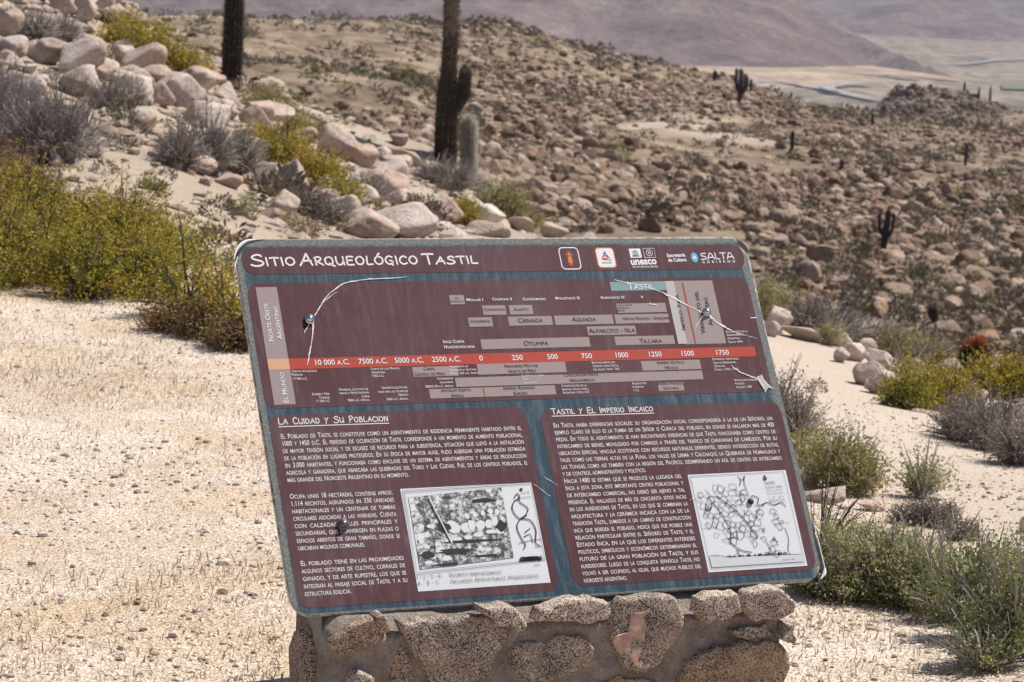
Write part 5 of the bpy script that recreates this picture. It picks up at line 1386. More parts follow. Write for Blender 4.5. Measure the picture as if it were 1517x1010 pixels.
# --- near slope, 12-45 m
x, y, r = sample_polar(6000, .30, 12.5, 40, .8)
dens = .35 + 1.2 * fbm(x * .35, y * .35, 91, 3) + .9 * ((x < -r * .01) & (r > 15)) - .4 * ((r < 15) & (x < 0)) - .9 * pathmask(x, y)
k = rng.uniform(0, 1, len(x)) < np.clip(dens, 0, 1); x, y, r = x[k], y[k], r[k]
z = zground(x, y); ppx, ppy, _ = proj_np(np.c_[x, y, z])
size = np.exp(rng.normal(math.log(.055), .62, len(x))) * np.where((x < -.01 * r) & (r > 17), 1.5, 1) * (r / 20) ** .5; size = np.clip(size, .02, .42)
vis = visible(x, y, z + size * .5) & (ppx > -10) & (ppx < W + 10) & (ppy > -30) & ~in_board(ppx, ppy)
pxs = size / r * F
big = np.where(vis & (pxs > 13))[0]; big = big[np.argsort(-pxs[big])][:70]
isbig = np.zeros(len(x), bool); isbig[big] = True
def where_words(px, py):
    marks = [((655, 120), 'tall double cactus'), ((343, 60), 'leftmost cactus trunk'), ((692, 200), 'short hairy cactus'), ((1310, 350), 'three-armed cactus'), ((1095, 130), 'candelabra cactus'), ((1385, 480), 'forked cactus stump'),
             ((1440, 520), 'reddish barrel cactus'), ((914, 222), 'bright green bush'), ((1050, 210), 'bare sandy clearing'), ((430, 270), 'split boulders'), ((160, 180), 'left sandy path'), ((1250, 600), 'right sandy path'), ((1107, 352), "sign's right corner"), ((480, 45), 'pale sand flat'), ((1172, 205), 'lone cactus post'), ((820, 350), "sign's top edge"), ((1517, 260), 'right picture edge'), ((1245, 245), 'short cactus stub'), ((120, 80), 'whale-backed boulder'), ((40, 330), 'big yellow-green bush')]
    d = [(math.hypot(px - a, (py - b) * 1.3), (px - a, py - b), n) for (a, b), n in marks]; d.sort(key=lambda t: t[0]); dist, (dx, dy), nm = d[0]
    horiz = abs(dx) > abs(dy)
    dirw = ('right of' if dx > 0 else 'left of') if horiz else ('below' if dy > 0 else 'above')
    far = 'close ' if dist < 45 else '' if dist < 110 else 'well '
    return far + dirw + ' the ' + nm, dist
_used = {}
def uniq(label, extra):
    """add distinguishing words until the label is the only one of its kind"""
    for e in [''] + extra:
        t = (label + (', ' + e if e else ''))
        if t not in _used: _used[t] = 1; return t
    return None
EXTRA = ['the nearer one', 'the farther one', 'with a sunlit flat top', 'leaning to the left', 'half sunk in the soil', 'at the edge of a cluster', 'beside a grey tuft', 'with a dark left side', 'standing alone']
def rock_label(px, py, pxs_, wz, k, where):
    ww = where_words(px, py)[0]
    size_w = 'large' if pxs_ > 26 else 'middle-sized' if pxs_ > 18 else 'small'
    sh = 'squat' if wz < .5 else 'upright' if wz > .95 else 'blocky'
    return f'{size_w} {sh} {where} rock {ww}'
for i in big:
    rr = random.Random(int(i)); wz = rr.uniform(.45, .95)
    o = place_rock('stone', ROCKS[rr.randrange(12)], (x[i], y[i], z[i]), size[i] * 1.1, size[i], size[i] * wz, rr.uniform(0, 6.28), (0, 0), .2)
    tag(o, rock_label(ppx[i], ppy[i], pxs[i], wz, i, 'near-slope'), 'rock', 'stones scattered on the near slope')
P1 = [rock_shape(1, 400 + q, cuts=9, soft=50) for q in range(8)]
k = ~isbig; n = k.sum(); sc = np.c_[size[k] * rng.uniform(.8, 1.2, n), size[k] * rng.uniform(.8, 1.2, n), size[k] * rng.uniform(.4, .8, n)] / 2
M['near_rubble'] = rock_mat('pale_rubble', [(0.40, 0.31, 0.25), (0.30, 0.22, 0.165), (0.46, 0.38, 0.32), (0.36, 0.28, 0.22), (0.52, 0.46, 0.41)], True, 35, 0.01)
tag(merge('near_rubble', P1, np.c_[x[k], y[k], z[k] + sc[:, 2] * .4], sc, rng.uniform(0, 6.28, n), M['near_rubble']), kind='stuff')

# --- far hillside, 70-420 m
SANDY = [(430, 50, 120, 22), (420, 110, 120, 50), (1060, 215, 140, 26), (880, 115, 70, 12), (1240, 480, 110, 26), (1130, 440, 60, 20), (560, 140, 80, 30), (960, 190, 60, 16), (1440, 240, 70, 14)]
ROCKY = [(860, 260, 120, 40), (1400, 380, 150, 90), (780, 300, 90, 60), (1200, 330, 90, 60), (940, 130, 90, 30), (1100, 150, 90, 20), (840, 130, 60, 20), (600, 200, 90, 26), (1250, 300, 200, 60)]
def region(px, py, L_):
    m = np.zeros(len(px))
    for a, b, c, d in L_: m = np.maximum(m, np.exp(-((px - a) / c) ** 2 - ((py - b) / d) ** 2))
    return m
NR = 170000
x, y, r = sample_polar(NR, .27, 70, 460, 1.1)
z = zground(x, y); ppx, ppy, _ = proj_np(np.c_[x, y, z])
dens = .46 + .22 * ((ppy < 220) & (ppx > 600)) + .85 * fbm(x * .06, y * .06, 95, 4) + .5 * fbm(x * .3, y * .3, 96, 2) - .85 * region(ppx, ppy, SANDY) - .12 + .5 * region(ppx, ppy, ROCKY) + .16 * (ppy > 260)
size = np.exp(rng.normal(math.log(.19), .66, NR)) * (1 + .5 * region(ppx, ppy, ROCKY)) * (r / 130) ** .3
size = np.clip(size, .12, 0.85 + .6 * (rng.uniform(0, 1, NR) > .985))
on = (ppx > -25) & (ppx < W + 25) & (ppy > -20)
k = (rng.uniform(0, 1, NR) < np.clip(dens, .02, 1)) & visible(x, y, z + size) & on & ~in_board(ppx, ppy + 8)
x, y, r, z, ppx, ppy, size = [q[k] for q in (x, y, r, z, ppx, ppy, size)]
pxs = size / r * F
order = np.argsort(-pxs); big = order[:185]; isbig = np.zeros(len(x), bool); isbig[big] = True
for i in big:
    rr = random.Random(int(i)); wz = rr.uniform(.5, 1.1)
    o = place_rock('rock', FROCKS[rr.randrange(14)], (x[i], y[i], z[i]), size[i] * 1.15, size[i], size[i] * wz, rr.uniform(0, 6.28), (rr.uniform(-.2, .2), rr.uniform(-.2, .2)), .22)
    tag(o, rock_label(ppx[i], ppy[i], pxs[i], wz, i, 'hillside'), 'rock', 'rocks strewn over the far hillside')
k = ~isbig; n = k.sum(); print('far rocks', n, 'big min px', pxs[big].min())
sc = np.c_[size[k] * rng.uniform(.8, 1.25, n), size[k] * rng.uniform(.8, 1.2, n), size[k] * rng.uniform(.5, 1.05, n)] / 2
P2 = [rock_shape(2, 500 + q, cuts=9, soft=70) for q in range(10)]; P2s = [rock_shape(1, 600 + q, cuts=7, soft=70) for q in range(10)]
kk = np.where(k)[0]; bigger = pxs[kk] > 18
for sel, pr_ in ((bigger, P2), (~bigger, P2s)):
    I_ = kk[sel]; tag(merge('rubble', pr_, np.c_[x[I_], y[I_], z[I_] + sc[sel][:, 2] * .45], sc[sel], rng.uniform(0, 6.28, len(I_)), M['far_rocks']), kind='stuff')
# rubble on the little stony hill
M['hill_rocks'] = rock_mat('dark_rubble', [(0.13, 0.095, 0.075), (0.20, 0.145, 0.11), (0.26, 0.20, 0.155), (0.34, 0.27, 0.22)], True, 6, 0.06)
n = 4200; a_ = rng.normal(14, 36, n); b_ = rng.normal(-8, 20, n)
x = HC[0] + a_ * s_[0] + b_ * d_[0] if False else HC[0] + a_ * (HC[1] / np.hypot(*HC[:2])) + b_ * HC[0] / np.hypot(*HC[:2]); y = HC[1] - a_ * (HC[0] / np.hypot(*HC[:2])) + b_ * HC[1] / np.hypot(*HC[:2])
z = zhill(x, y); size = np.clip(np.exp(rng.normal(math.log(.9), .5, n)), .4, 3)
sc = np.c_[size, size, size * .8] / 2
tag(merge('hill_rubble', P2s, np.c_[x, y, z + .2], sc, rng.uniform(0, 6.28, n), M['hill_rocks']), kind='stuff')

# stony verge either side of the right-hand path
x, y, r = sample_polar(5200, .23, 6.2, 20, .9); z = zground(x, y); ppx, ppy, _ = proj_np(np.c_[x, y, z])
k = (x > .085 * r) & (rng.uniform(0, 1, len(x)) < np.clip(.15 + 1.5 * fbm(x * .8, y * .8, 141, 3), 0, 1) * (1 - 1.7 * pathmask(x, y))) & ~in_board(ppx, ppy)
x, y, z = x[k], y[k], z[k]; size = np.clip(np.exp(rng.normal(math.log(.035), .55, len(x))), .012, .12); sc = np.c_[size * rng.uniform(.9, 1.5, len(x)), size, size * rng.uniform(.35, .7, len(x))] / 2
tag(merge('near_rubble', P1, np.c_[x, y, z + sc[:, 2] * .2], sc, rng.uniform(0, 6.28, len(x)), M['near_rubble']), kind='stuff')

# ------------------------------------------------------------------ gravel and dry grass underfoot
x, y, r = sample_polar(17000, .24, 4.9, 12.5, 1.0)
size = np.clip(np.exp(rng.normal(math.log(.0075), .5, len(x))), .004, .045)
z = zground(x, y); ppx, ppy, _ = proj_np(np.c_[x, y, z])
k = ~in_board(ppx, ppy) | (rng.uniform(0, 1, len(x)) < .15); k &= rng.uniform(0, 1, len(x)) < np.clip(.55 + 1.3 * fbm(x * 1.3, y * 1.3, 101, 3), .12, 1)
x, y, z, size = x[k], y[k], z[k], size[k]; sc = np.c_[size * rng.uniform(.8, 1.4, len(x)), size, size * rng.uniform(.4, .8, len(x))] / 2
tag(merge('gravel', P2s, np.c_[x, y, z + sc[:, 2] * .5], sc, rng.uniform(0, 6.28, len(x)), M['pebble']), kind='stuff')

def blades(name, x, y, z, h, w, spread, mat, parent=None, nb=1):
    n = len(x); a = rng.uniform(0, 6.283, n); l = rng.uniform(.2, 1, n) * spread
    base = np.c_[x, y, z]; side = np.c_[np.cos(a), np.sin(a), np.zeros(n)] * (w / 2)[:, None]
    b = rng.uniform(0, 6.283, n); lean = np.c_[np.cos(b), np.sin(b), np.zeros(n)] * (h * l)[:, None]
    mid = base + lean * .35 + np.c_[np.zeros(n), np.zeros(n), h * .6]; tip = base + lean + np.c_[np.zeros(n), np.zeros(n), h * (1 - .35 * l)]
    V = np.stack([base - side, base + side, mid + side * .7, mid - side * .7, tip], 1).reshape(-1, 3)
    o = np.arange(n)[:, None] * 5
    return mesh_np(name, V, [o + np.array([[0, 1, 2, 3]]), o + np.array([[3, 2, 4]])], mat, False, parent)
M['drygrass'] = leaf_mat('dry_grass', [(.32, .23, .15), (.48, .37, .24), (.62, .52, .37), (.42, .30, .22), (.68, .60, .47)], .2, 1.5)
x, y, r = sample_polar(90000, .235, 4.9, 13.5, .9)
den = np.clip(.25 + 1.9 * fbm(x * .9, y * .9, 111, 4), 0.02, 1) * (1 - pathmask(x, y)) * np.where(x / r > .1, .45, 1)
z = zground(x, y); ppx, ppy, _ = proj_np(np.c_[x, y, z])
k = (rng.uniform(0, 1, len(x)) < den) & ~in_board(ppx, ppy) & (ppx > -40) & (ppx < W + 40)
x, y, z = x[k], y[k], z[k]; h = rng.uniform(.008, .030, len(x)) * (1 + 1.2 * np.maximum(0, vnoise(x * 2.2, y * 2.2, 5)))
tag(blades('dry_grass', x, y, z - .002, h, rng.uniform(.002, .0045, len(x)), 1.1, M['drygrass']), kind='stuff')
# ------------------------------------------------------------------ shrubs
def tubes(Pl, R, sides=3):
    """Pl (n,m,3) centre lines, R (n,m) radii -> verts, tri/quads"""
    n, m, _ = Pl.shape
    T = np.gradient(Pl, axis=1); T /= np.linalg.norm(T, axis=2)[..., None] + 1e-9
    up = np.where(np.abs(T[..., 2:3]) > .9, np.array([1., 0, 0]), np.array([0, 0, 1.]))
    A = np.cross(T, up); A /= np.linalg.norm(A, axis=2)[..., None] + 1e-9; B = np.cross(T, A)
    ang = np.arange(sides) * 2 * math.pi / sides
    V = Pl[:, :, None] + (A[:, :, None] * np.cos(ang)[:, None] + B[:, :, None] * np.sin(ang)[:, None]) * R[:, :, None, None]
    i = np.arange(n * m * sides).reshape(n, m, sides)
    Q = np.stack([i[:, :-1], np.roll(i[:, :-1], -1, 2), np.roll(i[:, 1:], -1, 2), i[:, 1:]], -1).reshape(-1, 4)
    return V.reshape(-1, 3), Q
def unitv(v): return v / (np.linalg.norm(v, axis=-1, keepdims=True) + 1e-9)

def lobe_shrub(label, lobes, mat, cat='shrub', name='shrub', sprigs=900, per=12, leaf=(.012, .004), sprl=.07, r0=9, twigmat='twig', twigs=260, twr=.0022, group=None, up=.5, stem_share=.5, depth=1.0, r1=60):
    """lobes: picture column, base row, half width and height in picture pixels; every lobe is a rounded crown on the ground"""
    L_ = []
    for (px, py, hw, h) in lobes:
        p = hit(px, py, r0, r1); rx, hz = px2m(p, hw), px2m(p, h)
        L_.append((p + np.array([0, rx * .4 * depth, 0]), rx, rx * depth, hz))
    c0 = np.mean([q[0] for q in L_], axis=0); c0[2] = float(zground(c0[0], c0[1]))
    root = empty(name, tuple(c0)); tag(root, label, cat, group)
    w = np.array([q[1] * q[3] for q in L_]); w = w / w.sum()
    n = int(sprigs * .62); li = rng.choice(len(L_), n, p=w)
    C_ = np.array([q[0] for q in L_])[li]; RX = np.array([q[1] for q in L_])[li]; RY = np.array([q[2] for q in L_])[li]; HZ = np.array([q[3] for q in L_])[li]
    d = unitv(rng.normal(size=(n, 3))); d[:, 2] = np.abs(d[:, 2]) * .9 + .05; d = unitv(d)
    rad = rng.uniform(.25, 1.0, n) ** .6 * (1 + .55 * snoise3(d * 3.4 + li[:, None] * 3.3, 7)) + .12 * rng.exponential(1, n) * (rng.uniform(0, 1, n) < .25)
    A = C_ + d * np.c_[RX, RY, HZ] * rad[:, None]
    out_ = unitv(d * np.array([1, 1, .6]) + np.array([0, 0, up]) + rng.normal(0, .45, (n, 3)))
    SL = sprl * rng.uniform(.5, 1.4, n)
    t = rng.uniform(0, 1, (n, per))
    bend = np.c_[rng.normal(0, .25, (n, 2)), np.zeros(n)]
    Pp = A[:, None] + out_[:, None] * (t * SL[:, None])[..., None] + bend[:, None] * ((t ** 2) * SL[:, None])[..., None]
    Pp = Pp + rng.normal(0, .005 + leaf[0] * .25, Pp.shape)
    Pp = Pp.reshape(-1, 3); N_ = len(Pp)
    ax = unitv(np.repeat(out_, per, 0) * .7 + rng.normal(0, .6, (N_, 3)))
    sd = unitv(np.cross(ax, rng.normal(size=(N_, 3))))
    ll = (leaf[0] * rng.uniform(.6, 1.4, N_))[:, None]; lw = (leaf[1] * rng.uniform(.7, 1.3, N_))[:, None]
    if mat:
        V = np.stack([Pp, Pp + ax * ll * .5 + sd * lw, Pp + ax * ll, Pp + ax * ll * .5 - sd * lw], 1).reshape(-1, 3)
        V = V - c0; q = np.arange(N_)[:, None] * 4 + np.array([[0, 1, 2, 3]])
        mesh_np('foliage', V, q, M[mat], False, root)['kind'] = 'stuff'
    # woody part: from the foot of each lobe out to the sprays
    m = min(twigs, n); I_ = rng.choice(n, m, replace=False)
    foot = C_[I_] * np.array([1, 1, 1.]) + np.c_[rng.normal(0, .12, (m, 2)) * RX[I_][:, None], np.full(m, -.01)]
    foot[:, 2] = zground(foot[:, 0], foot[:, 1]) - .01
    tip = A[I_] + out_[I_] * SL[I_][:, None] * (rng.uniform(.6, 1.3, (m, 1)) + .7 * (rng.uniform(0, 1, (m, 1)) > .8))
    s_ = np.linspace(0, 1, 6)[None, :, None]
    PL = foot[:, None] * (1 - s_) + tip[:, None] * s_ + np.array([0, 0, 1.])[None, None] * (np.sin(s_ * math.pi) * (.10 * HZ[I_])[:, None, None]) + rng.normal(0, .02, (m, 6, 3)) * RX[I_][:, None, None] * np.array([0, 1, 1, 1, 1, 0])[None, :, None]
    Rr = twr * np.linspace(2.2, .35, 6)[None] * rng.uniform(.6, 1.5, (m, 1))
    V1, Q1 = tubes(PL, Rr)
    # side twigs
    k2 = int(m * 1.4); par = rng.integers(0, m, k2); tt = rng.integers(2, 5, k2); b0 = PL[par, tt]
    dr = unitv(unitv(tip[par] - foot[par]) * .8 + rng.normal(0, .6, (k2, 3)) + np.array([0, 0, .3])); Ln = (np.minimum(RX, HZ)[I_][par] * rng.uniform(.2, .55, k2))[:, None]
    s3 = np.linspace(0, 1, 4)[None, :, None]; PL2 = b0[:, None] + dr[:, None] * Ln[:, None] * s3 + rng.normal(0, .03, (k2, 4, 3)) * Ln[:, None] * np.array([0, 1, 1, 1])[None, :, None]
    V2, Q2 = tubes(PL2, twr * np.linspace(1.0, .35, 4)[None] * np.ones((k2, 1)))
    mesh_np('branches', np.r_[V1, V2] - c0, np.r_[Q1, Q2 + len(V1)], M[twigmat], False, root)['kind'] = 'stuff'
    return root

M['yellow_leaf'] = leaf_mat('yellow_green_leaf', [(.08, .10, .02), (.17, .175, .025), (.30, .27, .035), (.44, .35, .045), (.46, .27, .06), (.25, .12, .05)], .3, 2.6)
M['green_leaf'] = leaf_mat('olive_leaf', [(.12, .14, .05), (.21, .23, .08), (.30, .31, .12), (.40, .38, .19), (.48, .42, .27)], .3, 6)
M['olive_leaf'] = leaf_mat('dull_yellow_leaf', [(.16, .15, .055), (.25, .23, .07), (.36, .31, .10), (.38, .29, .15)], .25, 4)
M['grey_leaf'] = leaf_mat('grey_leaf', [(.12, .10, .075), (.20, .17, .13), (.28, .24, .19), (.24, .19, .15)], .15, 5)
M['rust_leaf'] = leaf_mat('rusty_leaf', [(.12, .06, .035), (.24, .13, .06), (.30, .20, .09), (.13, .12, .03)], .2, 6)
M['twig'] = leaf_mat('pale_twig', [(.26, .22, .19), (.42, .37, .33), (.60, .56, .50)], 0.0, 8)
M['grey_twig'] = leaf_mat('grey_twig', [(.15, .12, .105), (.25, .21, .19), (.36, .32, .30), (.22, .17, .15)], 0.0, 5)
M['dark_twig'] = leaf_mat('dark_twig', [(.05, .04, .032), (.10, .08, .065), (.22, .18, .15)], 0.0, 8)

Y = dict(leaf=(.016, .0042), sprl=.10)
lobe_shrub('big yellow-green thorny bush spreading at the left edge beside the sign', [(-90, 430, 90, 120), (-20, 425, 80, 115), (55, 420, 70, 100), (120, 445, 60, 105), (195, 440, 75, 110), (275, 470, 60, 95), (330, 495, 50, 85), (20, 345, 90, 85), (110, 350, 60, 60), (175, 370, 70, 85), (255, 390, 60, 60), (370, 515, 40, 80), (-60, 350, 70, 80)],
           'yellow_leaf', sprigs=8200, per=14, twigs=900, twigmat='dark_twig', twr=.003, r0=7, r1=18, up=.25, depth=.85, **Y)
lobe_shrub('low rusty-brown half-dead shrub at the foot of the big yellow-green bush', [(250, 492, 50, 38), (310, 502, 55, 45), (350, 520, 45, 50)], 'rust_leaf', sprigs=1500, per=12, leaf=(.010, .004), sprl=.04, twigs=380, twigmat='dark_twig', r0=7, r1=16, up=.3)
lobe_shrub('yellow-flecked end of bush cut by the left edge above the big bush', [(-20, 270, 60, 60), (20, 290, 50, 50), (60, 295, 40, 36)], 'rust_leaf', sprigs=1300, per=12, leaf=(.014, .005), sprl=.06, twigs=200, twigmat='dark_twig', r0=9, r1=20)
GB = dict(twigmat='grey_twig', leaf=(.012, .0035), sprl=.08)
lobe_shrub('large dry grey bush above the big yellow-green bush', [(40, 240, 55, 110), (85, 245, 55, 115), (120, 232, 40, 80), (10, 215, 45, 90)], 'grey_leaf', sprigs=1500, per=8, twigs=1300, twr=.0028, r0=12, r1=26, **GB)
lobe_shrub('dry grey bush at the left edge among the pale boulders', [(-5, 165, 40, 60), (25, 150, 26, 36)], 'grey_leaf', sprigs=500, per=8, twigs=500, twr=.003, r0=14, r1=34, **GB)
lobe_shrub('dry grey-brown bush between boulders near the top left', [(50, 62, 40, 46), (90, 66, 36, 40), (20, 45, 30, 40)], 'grey_leaf', sprigs=800, per=8, twigs=800, twr=.004, r0=18, r1=40, **GB)
lobe_shrub('grey leafless bush right of the whale-backed boulder on the slope', [(160, 165, 34, 46), (190, 160, 30, 40)], 'grey_leaf', sprigs=500, per=8, twigs=600, twr=.003, r0=14, r1=34, **GB)
lobe_shrub('wide dry grey bush below the ridge boulders, left of the split boulders', [(262, 250, 34, 62), (305, 258, 42, 80), (350, 262, 38, 70)], 'grey_leaf', sprigs=1500, per=8, twigs=1300, twr=.003, r0=11, r1=26, **GB)
lobe_shrub('bright yellow-green bush between the ridge boulders and the split boulders', [(385, 240, 34, 44), (425, 262, 44, 62), (470, 285, 40, 54), (505, 300, 24, 34)], 'yellow_leaf', sprigs=2600, per=12, twigs=300, twigmat='dark_twig', r0=12, r1=26, leaf=(.022, .006), sprl=.12, up=.6)
lobe_shrub('yellow-green bush on the skyline of the upper left ridge', [(182, 78, 28, 46), (222, 98, 36, 50), (262, 112, 30, 36), (285, 116, 18, 22)], 'yellow_leaf', sprigs=1800, per=10, twigs=200, twigmat='grey_twig', r0=20, r1=45, leaf=(.035, .010), sprl=.2, up=.4)
lobe_shrub('olive bush on the ridge right of the leftmost cactus', [(392, 172, 34, 34), (428, 196, 30, 30), (465, 205, 24, 22)], 'olive_leaf', sprigs=1100, per=9, twigs=200, twigmat='grey_twig', r0=20, r1=36, leaf=(.03, .008), sprl=.15)
lobe_shrub('grey tuft between the split boulders and the lichen-crusted stone', [(462, 322, 24, 34), (488, 332, 20, 26)], 'grey_leaf', sprigs=450, per=8, twigs=420, twr=.003, r0=11, r1=22, **GB)
lobe_shrub('tan dry tuft beside the grey rounded boulder above the sign', [(540, 304, 30, 40), (560, 300, 20, 26)], 'grey_leaf', sprigs=450, per=8, twigs=420, twr=.003, r0=12, r1=24, **GB)
lobe_shrub('grey bush at the feet of the double cactus', [(640, 272, 34, 34), (676, 284, 34, 38), (708, 290, 24, 28)], 'grey_leaf', sprigs=900, per=8, twigs=700, twr=.004, r0=20, r1=36, **GB)
lobe_shrub('small bright yellow shrub above the split flat boulder', [(686, 336, 20, 34)], 'yellow_leaf', sprigs=420, per=10, twigs=90, r0=14, r1=26, leaf=(.025, .007), sprl=.1)
lobe_shrub('olive-yellow bush on the ridge right of the short hairy cactus', [(728, 312, 26, 30), (758, 326, 28, 32), (785, 342, 22, 22)], 'olive_leaf', sprigs=900, per=9, twigs=300, twigmat='grey_twig', r0=20, r1=32, leaf=(.025, .007), sprl=.14)
lobe_shrub('small rusty cushion plant just above the sign, left part', [(512, 345, 14, 14), (455, 352, 16, 14)], 'rust_leaf', sprigs=160, per=9, twigs=40, r0=11, r1=20, leaf=(.014, .004), sprl=.05)
lobe_shrub('low tan tuft over the top left corner of the sign', [(430, 338, 20, 18), (360, 320, 24, 20)], 'olive_leaf', sprigs=260, per=9, twigs=80, r0=10, r1=20, leaf=(.014, .004), sprl=.05)
# right-hand side
lobe_shrub('grey leafless bush half hidden behind the right edge of the sign', [(1150, 640, 40, 80), (1186, 650, 30, 64)], 'grey_leaf', sprigs=500, per=7, twigs=900, twr=.0018, r0=8, r1=16, **GB)
lobe_shrub('yellowish-green airy bush beside the sign and above the bedrock ledge', [(1195, 705, 34, 50), (1240, 728, 38, 72), (1272, 735, 30, 66)], 'olive_leaf', sprigs=1300, per=11, leaf=(.011, .0035), sprl=.07, twigs=380, twigmat='twig', twr=.0016, r0=6.5, r1=13, up=.8)
lobe_shrub('small upright green sprig plant on the sandy path edge', [(1365, 738, 20, 44)], 'green_leaf', sprigs=120, per=14, leaf=(.013, .0035), sprl=.08, twigs=60, r0=6.5, r1=12, up=1.3)
lobe_shrub('low grey cushion plant below the small green sprig plant', [(1350, 778, 30, 22), (1395, 782, 32, 30), (1425, 800, 24, 20)], 'grey_leaf', sprigs=700, per=9, leaf=(.008, .003), sprl=.03, twigs=420, twigmat='grey_twig', twr=.0014, r0=6, r1=11, up=.3)
lobe_shrub('big dark green bush with pale bare twigs right of the pedestal', [(1200, 882, 44, 56), (1250, 890, 50, 88), (1310, 892, 54, 92), (1365, 905, 50, 88), (1415, 925, 50, 84), (1290, 850, 60, 40)], 'green_leaf', sprigs=4400, per=12, leaf=(.0085, .0026), sprl=.06, twigs=900, twigmat='twig', twr=.0022, r0=5.2, r1=9.5, up=.7)
lobe_shrub('dark green bush at the lower right edge of the picture', [(1455, 950, 46, 130), (1505, 985, 50, 150), (1460, 995, 34, 60), (1545, 960, 50, 150)], 'green_leaf', sprigs=3000, per=12, leaf=(.0085, .0026), sprl=.06, twigs=700, twigmat='twig', twr=.0022, r0=5.2, r1=9, up=.7)
lobe_shrub('bare dark twigs standing between the sign edge and the big green bush', [(1216, 830, 34, 120), (1245, 850, 30, 70)], None, sprigs=200, per=2, twigs=70, twigmat='dark_twig', twr=.0016, r0=5.5, r1=10, sprl=.08)
lobe_shrub('bright yellow-green bush at the far edge of the sandy path', [(1340, 606, 34, 42), (1380, 606, 36, 54), (1415, 610, 30, 44)], 'yellow_leaf', sprigs=1700, per=12, leaf=(.014, .0042), sprl=.08, twigs=240, twigmat='dark_twig', r0=8, r1=16, up=.6)
lobe_shrub('dry grey-violet bush right of the bright yellow-green path bush', [(1425, 655, 40, 62), (1470, 668, 44, 74), (1510, 690, 40, 70)], 'grey_leaf', sprigs=1100, per=8, twigs=1300, twr=.0018, r0=7.5, r1=15, **GB)
lobe_shrub('yellow-green bush in front of the reddish cactus at the right edge', [(1455, 586, 34, 44), (1495, 592, 36, 52), (1530, 600, 34, 56)], 'yellow_leaf', sprigs=1500, per=12, leaf=(.016, .0048), sprl=.09, twigs=200, twigmat='dark_twig', r0=9, r1=18, up=.6)
lobe_shrub('yellowish bush just right of the upper right corner area of the sign', [(1128, 474, 24, 44), (1156, 476, 22, 40)], 'olive_leaf', sprigs=700, per=10, leaf=(.018, .005), sprl=.11, twigs=160, twigmat='grey_twig', r0=14, r1=24, up=.6)
lobe_shrub('wide dry grey brush along the ridge right of the big round boulder', [(1195, 496, 40, 42), (1240, 506, 42, 46), (1285, 516, 36, 38)], 'grey_leaf', sprigs=1100, per=8, twigs=900, twr=.003, r0=13, r1=23, **GB)
lobe_shrub('yellow-grey brush on the ridge above the path-side stones', [(1330, 530, 36, 34), (1375, 545, 40, 36), (1345, 560, 26, 22)], 'olive_leaf', sprigs=900, per=9, leaf=(.016, .0045), sprl=.09, twigs=420, twigmat='grey_twig', r0=11, r1=20)
lobe_shrub('green tuft on the left of the pale flat-topped boulder', [(1228, 512, 16, 26)], 'olive_leaf', sprigs=200, per=9, leaf=(.014, .004), sprl=.08, twigs=50, r0=11, r1=18, up=1)

# ------------------------------------------------------------------ scrub: small bushes near and far
def clump(n, sd, leafw=.16, tw=0):
    r = np.random.default_rng(sd); d = unitv(r.normal(size=(n, 3))); d[:, 2] = np.abs(d[:, 2]); R = r.uniform(.45, 1.0, n) ** .5 * (1 + .25 * r.normal(size=n).clip(-1, 1) * .6)
    p = d * R[:, None]; ax = unitv(d + r.normal(0, .5, (n, 3))); sd_ = unitv(np.cross(ax, r.normal(size=(n, 3)))); l = leafw * r.uniform(.7, 1.6, (n, 1))
    V = np.stack([p, p + ax * l + sd_ * l * .38, p + ax * l * 2, p + ax * l - sd_ * l * .38], 1).reshape(-1, 3)
    return V, np.arange(n)[:, None] * 4 + np.array([[0, 1, 2, 3]])
CL = [clump(48, 700 + k, .24) for k in range(6)]; CLB = [clump(260, 720 + k, .105) for k in range(4)]
M['scrub_grey'] = leaf_mat('far_grey_scrub', [(.09, .072, .052), (.15, .12, .088), (.22, .18, .135)], .1, .3)
M['scrub_green'] = leaf_mat('far_olive_scrub', [(.09, .08, .048), (.14, .125, .07), (.20, .175, .10)], .15, .3)
M['scrub_yellow'] = leaf_mat('far_yellow_scrub', [(.12, .12, .035), (.19, .18, .05), (.27, .24, .07)], .15, .3)
CLN = [clump(130, 740 + k, .10) for k in range(4)]
CLM = {c: [mesh_np('scrub_bush', *cl, M['scrub_' + c], False, link=False) for cl in CLB] for c in ('grey', 'green', 'yellow')}
HAND = [(914, 232, 40, 20, 'yellow', 'bright green rounded bush alone in the middle of the far hillside'), (860, 62, 20, 10, 'green', 'green bush near the far crest')]
for px, py, w, h, c, lab in HAND:
    p = hit(px, py, 75, 420); ww, hh = px2m(p, w), px2m(p, h)
    o = bpy.data.objects.new('scrub_bush', CLM[c][0]); COL.objects.link(o); o.location = p; o.scale = (ww / 2, ww / 2, hh * .9); tag(o, lab, 'bush', 'bushes on the far hillside')
x, y, r = sample_polar(30000, .27, 70, 460, 1.1); z = zground(x, y); ppx, ppy, _ = proj_np(np.c_[x, y, z])
dens = .20 + 1.0 * fbm(x * .05 + 50, y * .05, 121, 4) + .10 * ((ppx < 760) & (ppy < 210)) + .12 * (ppx > 1150) - .35 * region(ppx, ppy, SANDY[:5])
size = np.clip(np.exp(rng.normal(math.log(.55), .42, len(x))), .25, 1.6) * (1 + .3 * (r > 200))
k = (rng.uniform(0, 1, len(x)) < np.clip(dens, .05, 1)) & visible(x, y, z + size * .6) & ~in_board(ppx, ppy + 6) & (ppx > -20) & (ppx < W + 20) & (ppy > -15)
x, y, r, z, ppx, ppy, size = [q[k] for q in (x, y, r, z, ppx, ppy, size)]
pxs = size / r * F; col = rng.choice(3, len(x), p=[.66, .28, .06]); CN = ['grey', 'green', 'yellow']
